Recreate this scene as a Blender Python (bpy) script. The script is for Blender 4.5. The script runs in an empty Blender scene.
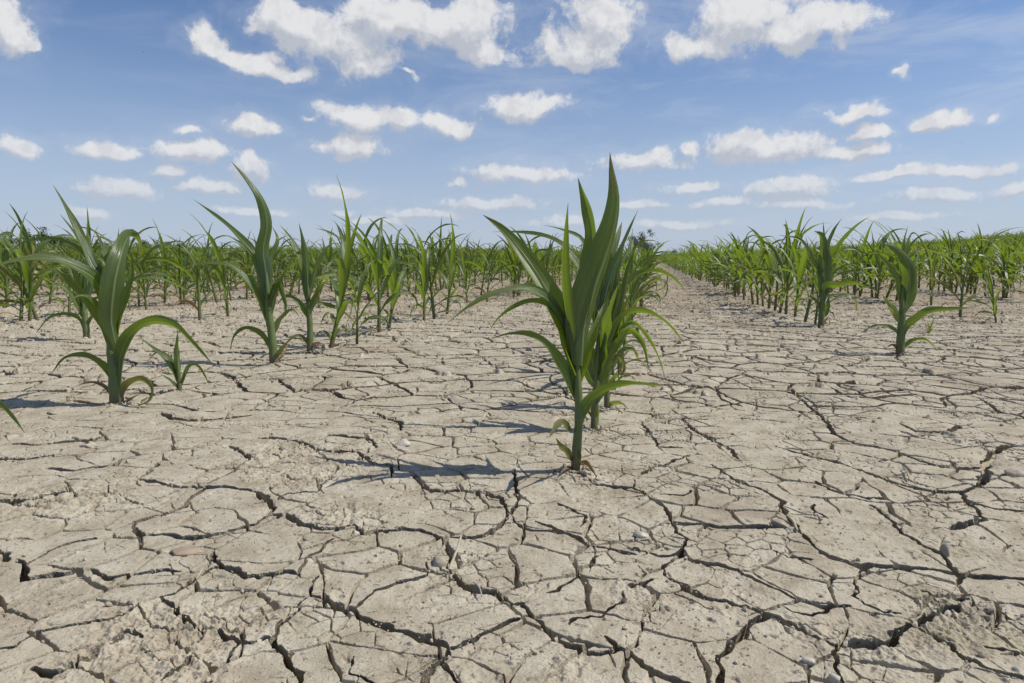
import bpy, math, random
import numpy as np
from mathutils import Vector, Matrix

random.seed(7)
RNG = np.random.default_rng(11)
SC = bpy.context.scene
COL = SC.collection
R = math.radians

# ------------------------------------------------------------------ camera
F = 683.0                      # focal length in pixels (24 mm on a 36 mm sensor)
HCAM = 0.235                   # the camera is held low, knee high to the crop
VPU, VPV = 650.0, 260.0        # where the crop rows (world +Y) vanish
PITCH = math.atan((341.5 - VPV) / F)
YAW = math.atan((VPU - 512.0) / F * math.cos(PITCH))
cam_data = bpy.data.cameras.new("camera")
cam_data.sensor_width = 36.0
cam_data.lens = 36.0 * F / 1024.0
cam_data.clip_start = 0.01
cam_data.clip_end = 20000.0
cam = bpy.data.objects.new("camera", cam_data)
COL.objects.link(cam)
cam.location = (0, 0, HCAM)
cam.rotation_euler = (math.pi / 2 - PITCH, 0, YAW)
SC.camera = cam
CAMP = np.array([0.0, 0.0, HCAM])
CR = np.array([math.cos(YAW), math.sin(YAW), 0.0])
CFH = np.array([-math.sin(YAW), math.cos(YAW), 0.0])
CFW = CFH * math.cos(PITCH) + np.array([0, 0, -math.sin(PITCH)])
CUP = np.cross(CR, CFW)

def ray(u, v):
    """direction with unit forward depth through a pixel of the photograph"""
    return CFW + CR * ((u - 512.0) / F) + CUP * ((341.5 - v) / F)

def ground_at(u, v):
    d = ray(u, v)
    return CAMP + d * (-HCAM / d[2])

# ------------------------------------------------------------------ light
SUN_EL = R(53)
SHADOW_DIR = -CR * 0.995 - CFH * 0.05          # where shadows fall on the ground
SHADOW_DIR = SHADOW_DIR / np.linalg.norm(SHADOW_DIR)
SUN_VEC = -SHADOW_DIR * math.cos(SUN_EL) + np.array([0, 0, math.sin(SUN_EL)])
sun_data = bpy.data.lights.new("sun", 'SUN')
sun_data.energy = 4.2
sun_data.angle = R(0.53)
sun_data.color = (1.0, 0.96, 0.885)
sun = bpy.data.objects.new("sun", sun_data)
COL.objects.link(sun)
sun.rotation_euler = Vector(SUN_VEC).to_track_quat('Z', 'Y').to_euler()
SC.view_settings.view_transform = 'Standard'
SC.view_settings.look = 'None'
SC.view_settings.gamma = 1.0
SC.view_settings.exposure = 0.0
SC.view_settings.use_curve_mapping = False
SC.cycles.max_bounces = 6
SC.cycles.diffuse_bounces = 3
SC.cycles.transparent_max_bounces = 4

# ------------------------------------------------------------------ node helper
class NT:
    def __init__(self, tree):
        self.t = tree
        self.n = tree.nodes
        self.l = tree.links
    def new(self, typ, **kw):
        nd = self.n.new(typ)
        for k, v in kw.items():
            setattr(nd, k, v)
        return nd
    def put(self, sock, val):
        if hasattr(val, 'is_linked') or isinstance(val, bpy.types.NodeSocket):
            self.l.new(val, sock)
        else:
            sock.default_value = val
    def math(self, op, a, b=None, c=None, clamp=False):
        nd = self.new('ShaderNodeMath', operation=op)
        nd.use_clamp = clamp
        self.put(nd.inputs[0], a)
        if b is not None: self.put(nd.inputs[1], b)
        if c is not None: self.put(nd.inputs[2], c)
        return nd.outputs[0]
    def vmath(self, op, a, b=None, c=None):
        nd = self.new('ShaderNodeVectorMath', operation=op)
        self.put(nd.inputs[0], a)
        if b is not None: self.put(nd.inputs[1], b)
        if c is not None: self.put(nd.inputs[2], c)
        return nd.outputs['Value'] if op in ('LENGTH', 'DOT_PRODUCT', 'DISTANCE') else nd.outputs[0]
    def smooth(self, x, a, b, lo=0.0, hi=1.0):
        nd = self.new('ShaderNodeMapRange', interpolation_type='SMOOTHSTEP')
        self.put(nd.inputs[0], x)
        for i, v in enumerate((a, b, lo, hi)):
            self.put(nd.inputs[i + 1], v)
        return nd.outputs[0]
    def noise(self, vec, scale, detail=3.0, rough=0.55, lac=2.0, dist=0.0, dims='3D'):
        nd = self.new('ShaderNodeTexNoise', noise_dimensions=dims)
        self.put(nd.inputs['Vector'], vec)
        nd.inputs['Scale'].default_value = scale
        nd.inputs['Detail'].default_value = detail
        nd.inputs['Roughness'].default_value = rough
        nd.inputs['Lacunarity'].default_value = lac
        nd.inputs['Distortion'].default_value = dist
        return nd.outputs['Fac']
    def mix(self, fac, a, b):
        nd = self.new('ShaderNodeMix', data_type='RGBA')
        self.put(nd.inputs[0], fac)
        self.put(nd.inputs[6], a)
        self.put(nd.inputs[7], b)
        return nd.outputs[2]

def rgb(r, g, b):
    return (r, g, b, 1.0)

# ------------------------------------------------------------------ sky
# every cloud of the photograph: centre and half sizes in photograph pixels;
# they become directions on the sky (at infinity)
CLOUDS = [
    (8, 22, 38, 34), (32, 45, 14, 10),
    (212, 40, 26, 16), (245, 57, 30, 11), (285, 74, 40, 11),
    (292, 18, 52, 18), (335, 40, 60, 28), (365, 60, 36, 20), (390, 20, 80, 26), (455, 28, 60, 30), (492, 50, 24, 20),
    (406, 70, 16, 6),
    (602, 18, 40, 26), (575, 44, 44, 26),
    (695, 46, 44, 17), (745, 22, 62, 32), (825, 20, 56, 24), (795, 34, 60, 18),
    (530, 108, 50, 14), (407, 122, 19, 14), (438, 118, 20, 13), (455, 126, 20, 9),
    (350, 117, 36, 15), (349, 146, 42, 14), (257, 127, 32, 11), (308, 118, 12, 6),
    (22, 148, 30, 11), (107, 149, 38, 12), (190, 152, 42, 15), (250, 168, 24, 14), (192, 131, 18, 7), (175, 172, 24, 7),
    (208, 186, 38, 9), (118, 191, 46, 12), (85, 214, 24, 8), (338, 195, 34, 10), (342, 212, 18, 7),
    (518, 175, 60, 11), (457, 184, 20, 8), (645, 160, 54, 12), (686, 150, 16, 9),
    (770, 146, 74, 18), (850, 115, 42, 9), (872, 131, 32, 7), (850, 150, 46, 9),
    (942, 120, 28, 9), (990, 118, 10, 6), (892, 76, 12, 6),
    (962, 170, 66, 9), (895, 175, 44, 6), (1020, 190, 34, 9), (935, 196, 50, 9),
    (690, 188, 40, 9), (790, 190, 52, 13), (640, 205, 30, 6), (730, 204, 44, 7), (800, 206, 54, 8),
    (490, 204, 56, 8), (425, 214, 44, 6), (380, 221, 34, 5), (560, 222, 40, 6), (680, 224, 50, 6),
    (900, 216, 60, 7), (250, 212, 40, 6),
]

def azel(u, v):
    d = ray(u, v)
    d = d / np.linalg.norm(d)
    return math.atan2(d[0], d[1]) * F, math.asin(d[2]) * F

world = bpy.data.worlds.new("World")
SC.world = world
world.use_nodes = True
wt = NT(world.node_tree)
for nd in list(wt.n):
    wt.n.remove(nd)
w_out = wt.new('ShaderNodeOutputWorld')
w_bg = wt.new('ShaderNodeBackground')
SKY_STRENGTH = 0.1
w_bg.inputs['Strength'].default_value = SKY_STRENGTH
wt.l.new(w_bg.outputs[0], w_out.inputs[0])
sky = wt.new('ShaderNodeTexSky', sky_type='NISHITA')
sky.sun_disc = False
sky.sun_elevation = SUN_EL
sky.sun_rotation = math.atan2(SUN_VEC[0], SUN_VEC[1])
sky.altitude = 100
sky.air_density = 1.0
sky.dust_density = 0.7
sky.ozone_density = 1.6
tc = wt.new('ShaderNodeTexCoord')
sep = wt.new('ShaderNodeSeparateXYZ')
wt.l.new(tc.outputs['Generated'], sep.inputs[0])
az = wt.math('MULTIPLY', wt.math('ARCTAN2', sep.outputs[0], sep.outputs[1]), F)
elv = wt.math('MULTIPLY', wt.math('ARCSINE', sep.outputs[2]), F)
comb = wt.new('ShaderNodeCombineXYZ')
wt.l.new(az, comb.inputs[0]); wt.l.new(elv, comb.inputs[1])
Q = comb.outputs[0]

def cloud_density(q):
    # fine billows; smaller towards the horizon, where the clouds are farther
    wob = wt.noise(q, 1 / 52.0, 6.0, 0.58, 2.1, dims='2D')
    wob2 = wt.noise(q, 1 / 15.0, 4.0, 0.60, 2.1, dims='2D')
    hi = wt.smooth(elv, 60, 150)
    acc = None
    # the outlines are torn and swollen by a coarse and a finer wobble
    wn = wt.new('ShaderNodeTexNoise', noise_dimensions='2D')
    wt.put(wn.inputs['Vector'], q)
    wn.inputs['Scale'].default_value = 1 / 46.0
    wn.inputs['Detail'].default_value = 3.0
    wv = wt.vmath('MULTIPLY', wt.vmath('SUBTRACT', wn.outputs['Color'], (0.5, 0.5, 0.5)), (1, 0.8, 0))
    sc = wt.new('ShaderNodeVectorMath', operation='SCALE')
    wt.put(sc.inputs[0], wv)
    wt.put(sc.inputs['Scale'], wt.smooth(elv, 20, 200, 16.0, 46.0))
    q = wt.vmath('ADD', q, sc.outputs[0])
    for (u, v, ru, rv) in CLOUDS:
        a0, e0 = azel(u, v)
        a1, _ = azel(u + ru, v)
        a2, _ = azel(u - ru, v)
        _, e1 = azel(u, v + rv)
        _, e2 = azel(u, v - rv)
        ra, re = (a1 - a2) / 2, (e2 - e1) / 2
        vec = wt.vmath('MULTIPLY_ADD', q, (1 / ra, 1 / re, 0), (-a0 / ra, -e0 / re, 0))
        ln = wt.vmath('LENGTH', vec)
        if ru < 21 and rv < 9: ln = wt.math('ADD', ln, 0.32)
        acc = ln if acc is None else wt.math('SMOOTH_MIN', acc, ln, 0.32)
    m = wt.math('SUBTRACT', 1.0, acc)
    m = wt.math('MAXIMUM', m, -1.5)
    n = wt.math('ADD', wt.math('MULTIPLY', wob, wt.math('ADD', wt.math('MULTIPLY', hi, 0.9), 0.75)),
                wt.math('MULTIPLY', wob2, wt.math('SUBTRACT', 1.15, wt.math('MULTIPLY', hi, 0.75))))
    n = wt.math('SUBTRACT', n, 0.98)
    fine = wt.noise(q, 1 / 11.0, 5.0, 0.66, 2.2, dims='2D')
    n = wt.math('ADD', n, wt.math('MULTIPLY', wt.math('SUBTRACT', fine, 0.5), 0.75))
    return wt.math('ADD', wt.math('MULTIPLY', m, 1.15), wt.math('MULTIPLY', n, 1.05))

D0 = cloud_density(Q)
offs = wt.new('ShaderNodeVectorMath', operation='SCALE')
offs.inputs[0].default_value = (0.45, 1.0, 0.0)
wt.put(offs.inputs['Scale'], wt.smooth(elv, 20, 230, 6.0, 20.0))
D1 = cloud_density(wt.vmath('ADD', Q, offs.outputs[0]))
alpha = wt.math('MAXIMUM', wt.smooth(D0, -0.16, 0.52), wt.smooth(D0, -1.0, 0.2, 0.0, 0.13))
lit = wt.math('SUBTRACT', wt.smooth(wt.math('SUBTRACT', D0, D1), -0.45, 0.75), wt.smooth(wt.noise(Q, 1 / 24.0, 4.0, 0.6, dims='2D'), 0.46, 0.68, 0.0, 0.40), clamp=True)
K = 1.0 / SKY_STRENGTH
ccol = wt.mix(lit, rgb(0.50 * K, 0.53 * K, 0.595 * K), rgb(0.79 * K, 0.79 * K, 0.80 * K))
# thin veil: high streaks, whiter low down
vstretch = wt.vmath('MULTIPLY', Q, (1 / 260.0, 1 / 60.0, 0))
rot = wt.new('ShaderNodeVectorRotate', rotation_type='Z_AXIS')
wt.put(rot.inputs['Vector'], vstretch)
rot.inputs['Angle'].default_value = R(-9)
cir = wt.noise(rot.outputs[0], 1.6, 5.0, 0.6, 2.1, 0.4, dims='2D')
veil = wt.math('MULTIPLY', wt.smooth(cir, 0.42, 0.80), wt.smooth(az, -700, 300, 0.06, 0.48))
tint = wt.new('ShaderNodeMix', data_type='RGBA', blend_type='MULTIPLY')
tint.inputs[0].default_value = 1.0
wt.l.new(sky.outputs[0], tint.inputs[6])
tint.inputs[7].default_value = (0.74, 0.87, 1.07, 1.0)
skyc = wt.mix(veil, tint.outputs[2], rgb(0.56 * K, 0.63 * K, 0.75 * K))
low = wt.smooth(elv, -10, 220, 0.74, 0.04)
skyc = wt.mix(low, skyc, rgb(0.50 * K, 0.57 * K, 0.715 * K))
# far clouds are seen through more air
afar = wt.math('MULTIPLY', alpha, wt.smooth(elv, 15, 120, 0.45, 0.97))
final = wt.mix(afar, skyc, ccol)
wt.l.new(final, w_bg.inputs['Color'])
world.cycles.sampling_method = 'MANUAL'
world.cycles.sample_map_resolution = 512

# ------------------------------------------------------------------ noise in numpy
def _hash(ix, iy, seed):
    h = (ix.astype(np.int64) * 374761393 + iy.astype(np.int64) * 668265263 + seed * 974634541) & 0xFFFFFFFF
    h = ((h ^ (h >> 13)) * 1274126177) & 0xFFFFFFFF
    h = h ^ (h >> 16)
    h = (h * 2246822519) & 0xFFFFFFFF
    h = h ^ (h >> 15)
    return h

def _r01(ix, iy, seed):
    return (_hash(ix, iy, seed) & 0xFFFFFF).astype(np.float32) / 16777216.0

def gn(x, y, seed):
    """2D gradient noise about -0.7 .. 0.7"""
    fx = np.floor(x); fy = np.floor(y)
    ix = fx.astype(np.int64); iy = fy.astype(np.int64)
    dx = (x - fx).astype(np.float32); dy = (y - fy).astype(np.float32)
    sx = dx * dx * dx * (dx * (dx * 6 - 15) + 10)
    sy = dy * dy * dy * (dy * (dy * 6 - 15) + 10)
    def g(ox, oy):
        a = _r01(ix + ox, iy + oy, seed) * (2 * math.pi)
        return np.cos(a) * (dx - ox) + np.sin(a) * (dy - oy)
    a = g(0, 0); b = g(1, 0); c = g(0, 1); d = g(1, 1)
    return (a + (b - a) * sx) + ((c + (d - c) * sx) - (a + (b - a) * sx)) * sy

def fbm(x, y, seed, octv=3, gain=0.5):
    s = 0.0; amp = 1.0; tot = 0.0
    for o in range(octv):
        s = s + gn(x * (2.03 ** o) + 17.3 * o, y * (2.03 ** o) - 9.1 * o, seed + o) * amp
        amp *= gain
    return s

def vor(x, y, seed, jit=0.9, grad=False):
    """distance to the nearest Voronoi border (in cells) and the cell id hash"""
    fx = np.floor(x).astype(np.int64); fy = np.floor(y).astype(np.int64)
    f1 = np.full(x.shape, 9e9, np.float32); f2 = f1.copy()
    p1x = np.zeros_like(f1); p1y = np.zeros_like(f1); p2x = np.zeros_like(f1); p2y = np.zeros_like(f1)
    cid = np.zeros_like(f1)
    for oy in (-1, 0, 1):
        for ox in (-1, 0, 1):
            cx = fx + ox; cy = fy + oy
            px = (cx + 0.5 + (_r01(cx, cy, seed) - 0.5) * jit - x).astype(np.float32)
            py = (cy + 0.5 + (_r01(cx, cy, seed + 5) - 0.5) * jit - y).astype(np.float32)
            d = px * px + py * py
            n1 = d < f1
            n2 = (~n1) & (d < f2)
            f2 = np.where(n1, f1, np.where(n2, d, f2))
            p2x = np.where(n1, p1x, np.where(n2, px, p2x)); p2y = np.where(n1, p1y, np.where(n2, py, p2y))
            f1 = np.where(n1, d, f1)
            p1x = np.where(n1, px, p1x); p1y = np.where(n1, py, p1y)
            cid = np.where(n1, _r01(cx, cy, seed + 9), cid)
    sep_ = np.sqrt((p2x - p1x) ** 2 + (p2y - p1y) ** 2) + 1e-6
    if grad: return (f2 - f1) / (2 * sep_), cid, (p1x - p2x) / sep_, (p1y - p2y) / sep_
    return (f2 - f1) / (2 * sep_), cid

def sstep(a, b, x):
    t = np.clip((x - a) / (b - a), 0, 1)
    return t * t * (3 - 2 * t)

# ------------------------------------------------------------------ terrain
EU = np.array([-400, 0, 300, 520, 620, 690, 760, 860, 940, 1024, 1200.0])
EV = np.array([9, 9, 7.5, 7, 3, 2, 5.5, 10, 14, 19, 23.0])

def terrain(x, y):
    """the gentle rise of the field; flat near the camera, rising to the right"""
    x = np.asarray(x, float); y = np.asarray(y, float)
    fw = x * CFH[0] + y * CFH[1]
    rt = x * CR[0] + y * CR[1]
    d = np.sqrt(x * x + y * y)
    u = 512 + F * rt / np.maximum(fw, 0.15 * d + 1e-3)
    e = np.interp(u, EU, EV)
    e = np.where(fw > 0, e, 5.0)
    return e / F * np.minimum(d, 62.0) * sstep(2.5, 30.0, d)

# cracks traced from the photograph: width in millimetres, then pixels on the ground
CR_T = [
    (6, [(-5,549),(4,556),(10,561)]),
    (7, [(20,559),(26,568),(26,577),(45,574),(62,573),(80,569)]),
    (4, [(24,565),(40,556),(58,547),(80,541),(97,540)]),
    (4, [(90,568),(97,574),(105,577),(130,574),(150,572),(165,570),(180,571)]),
    (6, [(160,594),(175,590),(187,583),(200,573),(215,566),(226,566),(240,571),(250,575),(268,572),(285,571),(300,573)]),
    (5, [(213,553),(215,560),(222,565)]),
    (4, [(-10,650),(10,648),(22,640),(35,631),(55,628),(75,625),(100,619),(118,612),(135,608),(150,598),(160,594)]),
    (7, [(30,667),(45,670),(60,668),(78,660),(88,655),(105,645),(115,637),(125,630),(140,632)]),
    (5, [(160,595),(172,603),(180,612),(190,620),(205,627),(222,631),(240,637),(252,637),(273,632)]),
    (5, [(240,638),(232,645),(225,657)]),
    (3, [(190,655),(175,668),(160,678)]),
    (8, [(307,592),(323,594),(333,602),(343,606),(353,607),(361,615),(381,622),(398,627),(418,635),(436,640),(451,650)]),
    (6, [(451,650),(461,647),(476,639),(488,632),(512,621),(522,617)]),
    (7, [(451,650),(442,662),(426,675),(423,690)]),
    (4, [(442,667),(453,679),(456,690)]),
    (6, [(353,607),(363,600),(378,589),(396,581),(416,577),(426,572),(428,562)]),
    (7, [(448,565),(456,575),(466,582),(478,586),(498,588),(506,595),(512,601),(522,602),(530,612),(540,622),(545,631),
         (556,640),(565,647),(580,650),(587,655),(600,656),(620,653),(628,656),(640,664),(650,673),(665,679),(700,688)]),
    (5, [(604,640),(612,645),(620,652)]),
    (6, [(307,592),(301,599),(300,607),(286,615),(276,622),(273,632),(275,640),(283,647),(293,660),(301,670),(301,678),(295,690)]),
    (5, [(307,592),(316,577),(320,574)]),
    (5, [(300,573),(306,557),(318,550),(331,540)]),
    (3, [(351,652),(352,670),(366,676),(380,688)]),
    (5, [(535,521),(565,532),(579,540),(594,546),(612,550),(637,555)]),
    (4, [(627,547),(642,551),(659,555),(672,555),(684,550)]),
    (7, [(686,540),(684,550),(672,561),(662,569),(667,579),(684,589),(702,597),(729,605),(749,610),(768,619),(785,626),(803,634),(820,644),(835,651)]),
    (7, [(835,651),(860,647),(888,650),(893,645),(893,640),(905,632),(915,626),(930,620),(945,612),(960,607)]),
    (6, [(835,651),(836,665),(837,675),(845,690)]),
    (8, [(768,619),(752,627),(734,645),(719,660),(722,690)]),
    (5, [(682,559),(702,564),(717,567),(739,572),(745,577),(768,588),(780,594),(800,605),(823,610),(850,611)]),
    (7, [(800,536),(806,541),(820,555),(843,561),(860,567),(870,565),(900,567),(928,569),(960,574),(993,577),(1034,580)]),
    (4, [(860,567),(858,585),(855,600),(863,607),(883,615),(903,618)]),
    (7, [(870,504),(880,512),(893,525),(903,536),(923,547),(940,555),(953,567),(960,574)]),
    (5, [(913,629),(933,641),(953,652),(958,662),(975,667),(993,675),(1030,684)]),
    (4, [(963,590),(973,601),(978,612),(1000,617),(1034,633)]),
    (4, [(985,652),(1034,664)]),
    (2.5, [(923,591),(938,599),(968,601)]),
    (6, [(575,477),(597,486),(619,489),(634,489),(642,494),(662,507),(672,522),(676,532),(686,541)]),
    (7, [(674,523),(697,526),(722,530),(768,530),(785,531)]),
    (3, [(634,481),(634,489)]),
    (7, [(712,465),(727,477),(742,486),(762,492),(768,496),(783,505),(785,517),(800,536)]),
    (6, [(682,415),(692,427),(709,437),(724,445),(734,452),(738,459)]),
    (5, [(641,420),(654,437),(659,446),(682,447)]),
    (6, [(512,515),(519,524),(534,529),(564,532),(582,539)]),
    (7, [(514,472),(516,487),(517,505),(512,515)]),
    (3, [(557,505),(572,512),(587,517),(580,527)]),
    (3, [(659,496),(682,496),(692,492)]),
    (7, [(411,477),(421,485),(431,494),(456,494),(486,495),(501,500),(507,510),(506,517),(496,527),(476,535),(441,537)]),
    (4, [(507,510),(512,515)]),
    (7, [(351,525),(363,535),(388,531),(418,531),(441,537),(448,546),(448,565)]),
    (6, [(358,454),(373,465),(391,467),(391,480)]),
    (7, [(256,494),(266,500),(275,510),(271,515),(286,516),(301,525),(323,530),(343,529),(351,525)]),
    (6, [(271,515),(256,524),(225,532),(200,537),(185,538),(165,535),(145,537)]),
    (4, [(278,500),(291,495),(316,495),(321,486),(333,480),(338,467)]),
    (5, [(376,449),(373,441),(351,437),(330,434)]),
    (5, [(258,438),(280,438),(301,441),(321,452),(358,454)]),
    (5, [(373,411),(391,419),(401,422),(401,430)]),
    (6, [(160,412),(172,419),(195,421),(217,419),(250,415)]),
    (5, [(12,442),(37,444),(65,442),(95,441),(103,438)]),
    (5, [(-8,457),(30,458),(60,455)]),
    (4, [(47,469),(75,472),(95,469),(117,467),(120,460)]),
    (7, [(-8,501),(27,501),(50,496),(70,494)]),
    (5, [(140,482),(170,487),(200,489),(225,490),(256,494)]),
    (6, [(207,489),(190,500),(185,507),(160,515),(135,522),(132,530),(145,537)]),
    (5, [(230,446),(242,454),(251,460),(232,474),(207,486)]),
    (5, [(142,480),(152,472),(158,465)]),
    (7, [(785,449),(808,455),(850,466),(878,477),(908,486),(933,491),(960,492),(978,486),(988,472),(985,467),(990,455),(1005,445),(1030,446)]),
    (6, [(786,379),(794,392),(820,412),(835,431),(855,441),(878,445),(895,450),(915,459),(940,467),(965,469),(985,467)]),
    (6, [(815,482),(828,490),(848,495),(868,498),(888,499)]),
    (6, [(960,492),(968,502),(978,512),(983,522),(963,527),(953,533)]),
    (4, [(968,502),(993,509),(1030,512)]),
    (4, [(812,506),(815,515),(828,521)]),
    (6, [(900,422),(915,429),(948,430),(960,422)]),
    (6, [(985,400),(1000,410),(1030,416)]),
    (5, [(730,369),(752,377),(786,379)]),
    (5, [(831,388),(850,397),(880,397),(917,394)]),
    (5, [(715,382),(721,399),(740,404)]),
    (3, [(545,590),(560,588),(568,580),(580,570),(590,562),(601,554)]),
    (3, [(568,626),(580,621),(600,618),(612,608),(622,600),(624,590)]),
    (3, [(628,586),(645,585),(655,580)]),
    (3, [(690,455),(650,470),(640,476)]),
    (2.5, [(772,553),(790,560),(812,561)]),
    (2.5, [(780,609),(795,618),(812,620),(830,611)]),
]

def build_ground():
    # a fan of rings round the camera's foot: fine where the cracked mud is seen close
    th0 = math.atan2(CFH[1], CFH[0])
    half = R(39.5)
    fine = np.arange(-half, half, 0.00105)
    mid = np.arange(half, R(52), 0.0035)
    rest = np.arange(R(52), 2 * math.pi - R(52), 0.022)
    ang = np.concatenate([fine, mid, rest, np.arange(2 * math.pi - R(52), 2 * math.pi - half - 0.002, 0.0035)]) + th0
    dvs = np.concatenate([np.arange(470, 150, -0.33), np.arange(150, 60, -0.22), np.arange(60, 9, -0.24)])
    rr = HCAM * F / dvs
    r = np.concatenate([np.linspace(0.03, rr[0] * 0.985, 26), rr, np.geomspace(rr[-1] * 1.01, 90, 60), np.geomspace(95, 6000, 40)])
    nr, na = len(r), len(ang)
    X = (r[:, None] * np.cos(ang)[None, :]).ravel()
    Y = (r[:, None] * np.sin(ang)[None, :]).ravel()
    rad = np.repeat(r, na)
    Z = terrain(X, Y).astype(np.float32)
    near = np.where(rad < 22)[0]
    x = X[near]; y = Y[near]; rd = rad[near]
    # broad undulation of the dried field
    z = fbm(x / 0.45, y / 0.45, 3, 3) * 0.0065 + fbm(x / 0.085, y / 0.085, 21, 3, 0.45) * 0.0020
    # domain warp
    wx = fbm(x / 0.06, y / 0.06, 41, 2) * 0.012; wy = fbm(x / 0.06, y / 0.06, 51, 2) * 0.012
    cl = rd < 3.2
    fxw = np.zeros_like(wx); fyw = np.zeros_like(wx)
    fxw[cl] = fbm(x[cl] / 0.016, y[cl] / 0.016, 61, 2, 0.5) * 0.0042
    fyw[cl] = fbm(x[cl] / 0.016, y[cl] / 0.016, 71, 2, 0.5) * 0.0042
    rag = np.zeros_like(wx)
    rag[cl] = fbm(x[cl] / 0.0045, y[cl] / 0.0045, 81, 2, 0.5) * 0.00055
    # where the hand-traced network lies
    fw = x * CFH[0] + y * CFH[1]; rt = x * CR[0] + y * CR[1]
    fz = fw * math.cos(PITCH) + HCAM * math.sin(PITCH)
    vv = 341.5 + F * (HCAM * math.cos(PITCH) - fw * math.sin(PITCH)) / np.maximum(fz, 1e-3)
    uu = 512 + F * rt / np.maximum(fz, 1e-3)
    inside = (fw > 0.02) * sstep(385, 430, vv) * sstep(-40, -5, uu) * sstep(1064, 1029, uu)
    lowf = fbm(x / 0.16, y / 0.16, 91, 2)
    # crack profile: halfwidth w, distance d
    def carve(d, w, depth, crumb=0.0):
        t = np.clip((w - d) / (0.42 * w + 0.0005), 0, 1)
        return -depth * (t * t * (3 - 2 * t))
    def under(d, w):
        # plates overhang their cracks a little: how far the wall steps back
        t = np.clip((w - d) / (0.42 * w + 0.0005), 0, 1)
        return (0.9 * w + 0.0055) * (t * t * (3 - 2 * t)) * np.clip(d / (0.6 * w), 0, 1)
    # level 1 Voronoi outside
    d1, c1, g1x, g1y = vor((x + wx) / 0.118, (y + wy) / 0.118, 7, 0.9, True)
    d1 = np.maximum(d1 * 0.118 + rag + fxw * 0.4, 0)
    w1 = (0.0046 + 0.0040 * np.clip(lowf + 0.30, 0, 1)) * (1 - inside)
    w1 = w1 * (1 + 0.55 * sstep(0.9, 4.0, rd)) * (0.34 + 0.72 * np.abs(g1y) ** 1.5)   # cracks across the rows gape wider
    zc = carve(d1, w1 + 1e-6, np.minimum(0.028 - 0.018 * sstep(0.6, 1.2, rd), w1 * 8))
    ua = under(d1, w1 + 1e-6) * (w1 > 0.001)
    UX = g1x * ua; UY = g1y * ua
    lip = np.exp(-(d1 / 0.012) ** 2) * (w1 > 0.0015)
    # plates lie at slightly different heights and tilts
    z = z + (c1 - 0.5) * (0.0055 - 0.001 * sstep(0.9, 1.8, rd)) * sstep(0.004, 0.02, d1) * (1 - inside)
    # traced cracks
    qx = x + fxw; qy = y + fyw
    best = np.full(x.shape, 9.0, np.float32)
    near_tr = np.where((inside > 0.0) & (rd < 2.6))[0]
    qxt = qx[near_tr]; qyt = qy[near_tr]
    zt = np.zeros(len(near_tr), np.float32); bt = np.full(len(near_tr), 9.0, np.float32)
    rg = rag[near_tr]; rdt = rd[near_tr]
    utx = np.zeros(len(near_tr)); uty = np.zeros(len(near_tr))
    hf = fbm(qxt / 0.035, qyt / 0.035, 131, 2)
    for (wmm, pts) in CR_T:
        P = np.array([ground_at(u, v)[:2] for (u, v) in pts])
        lo = P.min(0) - 0.03; hi = P.max(0) + 0.03
        sel = np.where((qxt > lo[0]) & (qxt < hi[0]) & (qyt > lo[1]) & (qyt < hi[1]))[0]
        if len(sel) == 0: continue
        sx = qxt[sel]; sy = qyt[sel]
        dm = np.full(len(sel), 9.0); tm = np.zeros(len(sel)); nx_ = np.zeros(len(sel)); ny_ = np.zeros(len(sel))
        for k in range(len(P) - 1):
            a = P[k]; b = P[k + 1]; ab = b - a; L2 = ab @ ab + 1e-12
            t = np.clip(((sx - a[0]) * ab[0] + (sy - a[1]) * ab[1]) / L2, 0, 1)
            ex = sx - a[0] - t * ab[0]; ey = sy - a[1] - t * ab[1]
            d = np.hypot(ex, ey)
            up = d < dm
            nx_ = np.where(up, ex / (d + 1e-9), nx_); ny_ = np.where(up, ey / (d + 1e-9), ny_)
            dm = np.where(up, d, dm); tm = np.where(up, (k + t) / (len(P) - 1), tm)
        w = 0.5 * wmm / 1000.0 * (1.08 + 0.9 * np.clip(hf[sel] + 0.05, -0.40, 0.7)) * np.clip(0.5 + 6 * np.minimum(tm, 1 - tm), 0, 1)
        dd = np.maximum(dm + rg[sel] * 1.0, 0)
        across = np.abs(nx_ * CFH[0] + ny_ * CFH[1])
        w = np.maximum(w, 0.0007) * (0.78 + 0.78 * sstep(0.42, 1.15, rdt[sel])) * (0.48 + 0.62 * across ** 1.4)
        cz = carve(dd, w, np.minimum(0.036 - 0.024 * sstep(0.62, 1.1, rdt[sel]), w * 11))
        uu_ = under(dd, w)
        deeper = cz < zt[sel]
        utx[sel] = np.where(deeper, nx_ * uu_, utx[sel]); uty[sel] = np.where(deeper, ny_ * uu_, uty[sel])
        zt[sel] = np.minimum(zt[sel], cz)
        bt[sel] = np.minimum(bt[sel], dm)
    dp = zt < zc[near_tr]
    UX[near_tr] = np.where(dp, utx, UX[near_tr]); UY[near_tr] = np.where(dp, uty, UY[near_tr])
    zc[near_tr] = np.minimum(zc[near_tr], zt)
    lip[near_tr] = np.maximum(lip[near_tr], np.exp(-(bt / 0.010) ** 2) * inside[near_tr])
    # level 2 and 3: fine cracks in patches
    s2 = np.where(rd < 4.5)[0]
    x2 = x[s2]; y2 = y[s2]
    d2, c2 = vor((x2 + wx[s2] * 0.8) / 0.047, (y2 + wy[s2] * 0.8) / 0.047, 27, 1.0)
    d2 = np.maximum(d2 * 0.047 + rag[s2] * 1.1 + fxw[s2] * 0.35, 0)
    patch = fbm(x2 / 0.11, y2 / 0.11, 141, 2)
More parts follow.
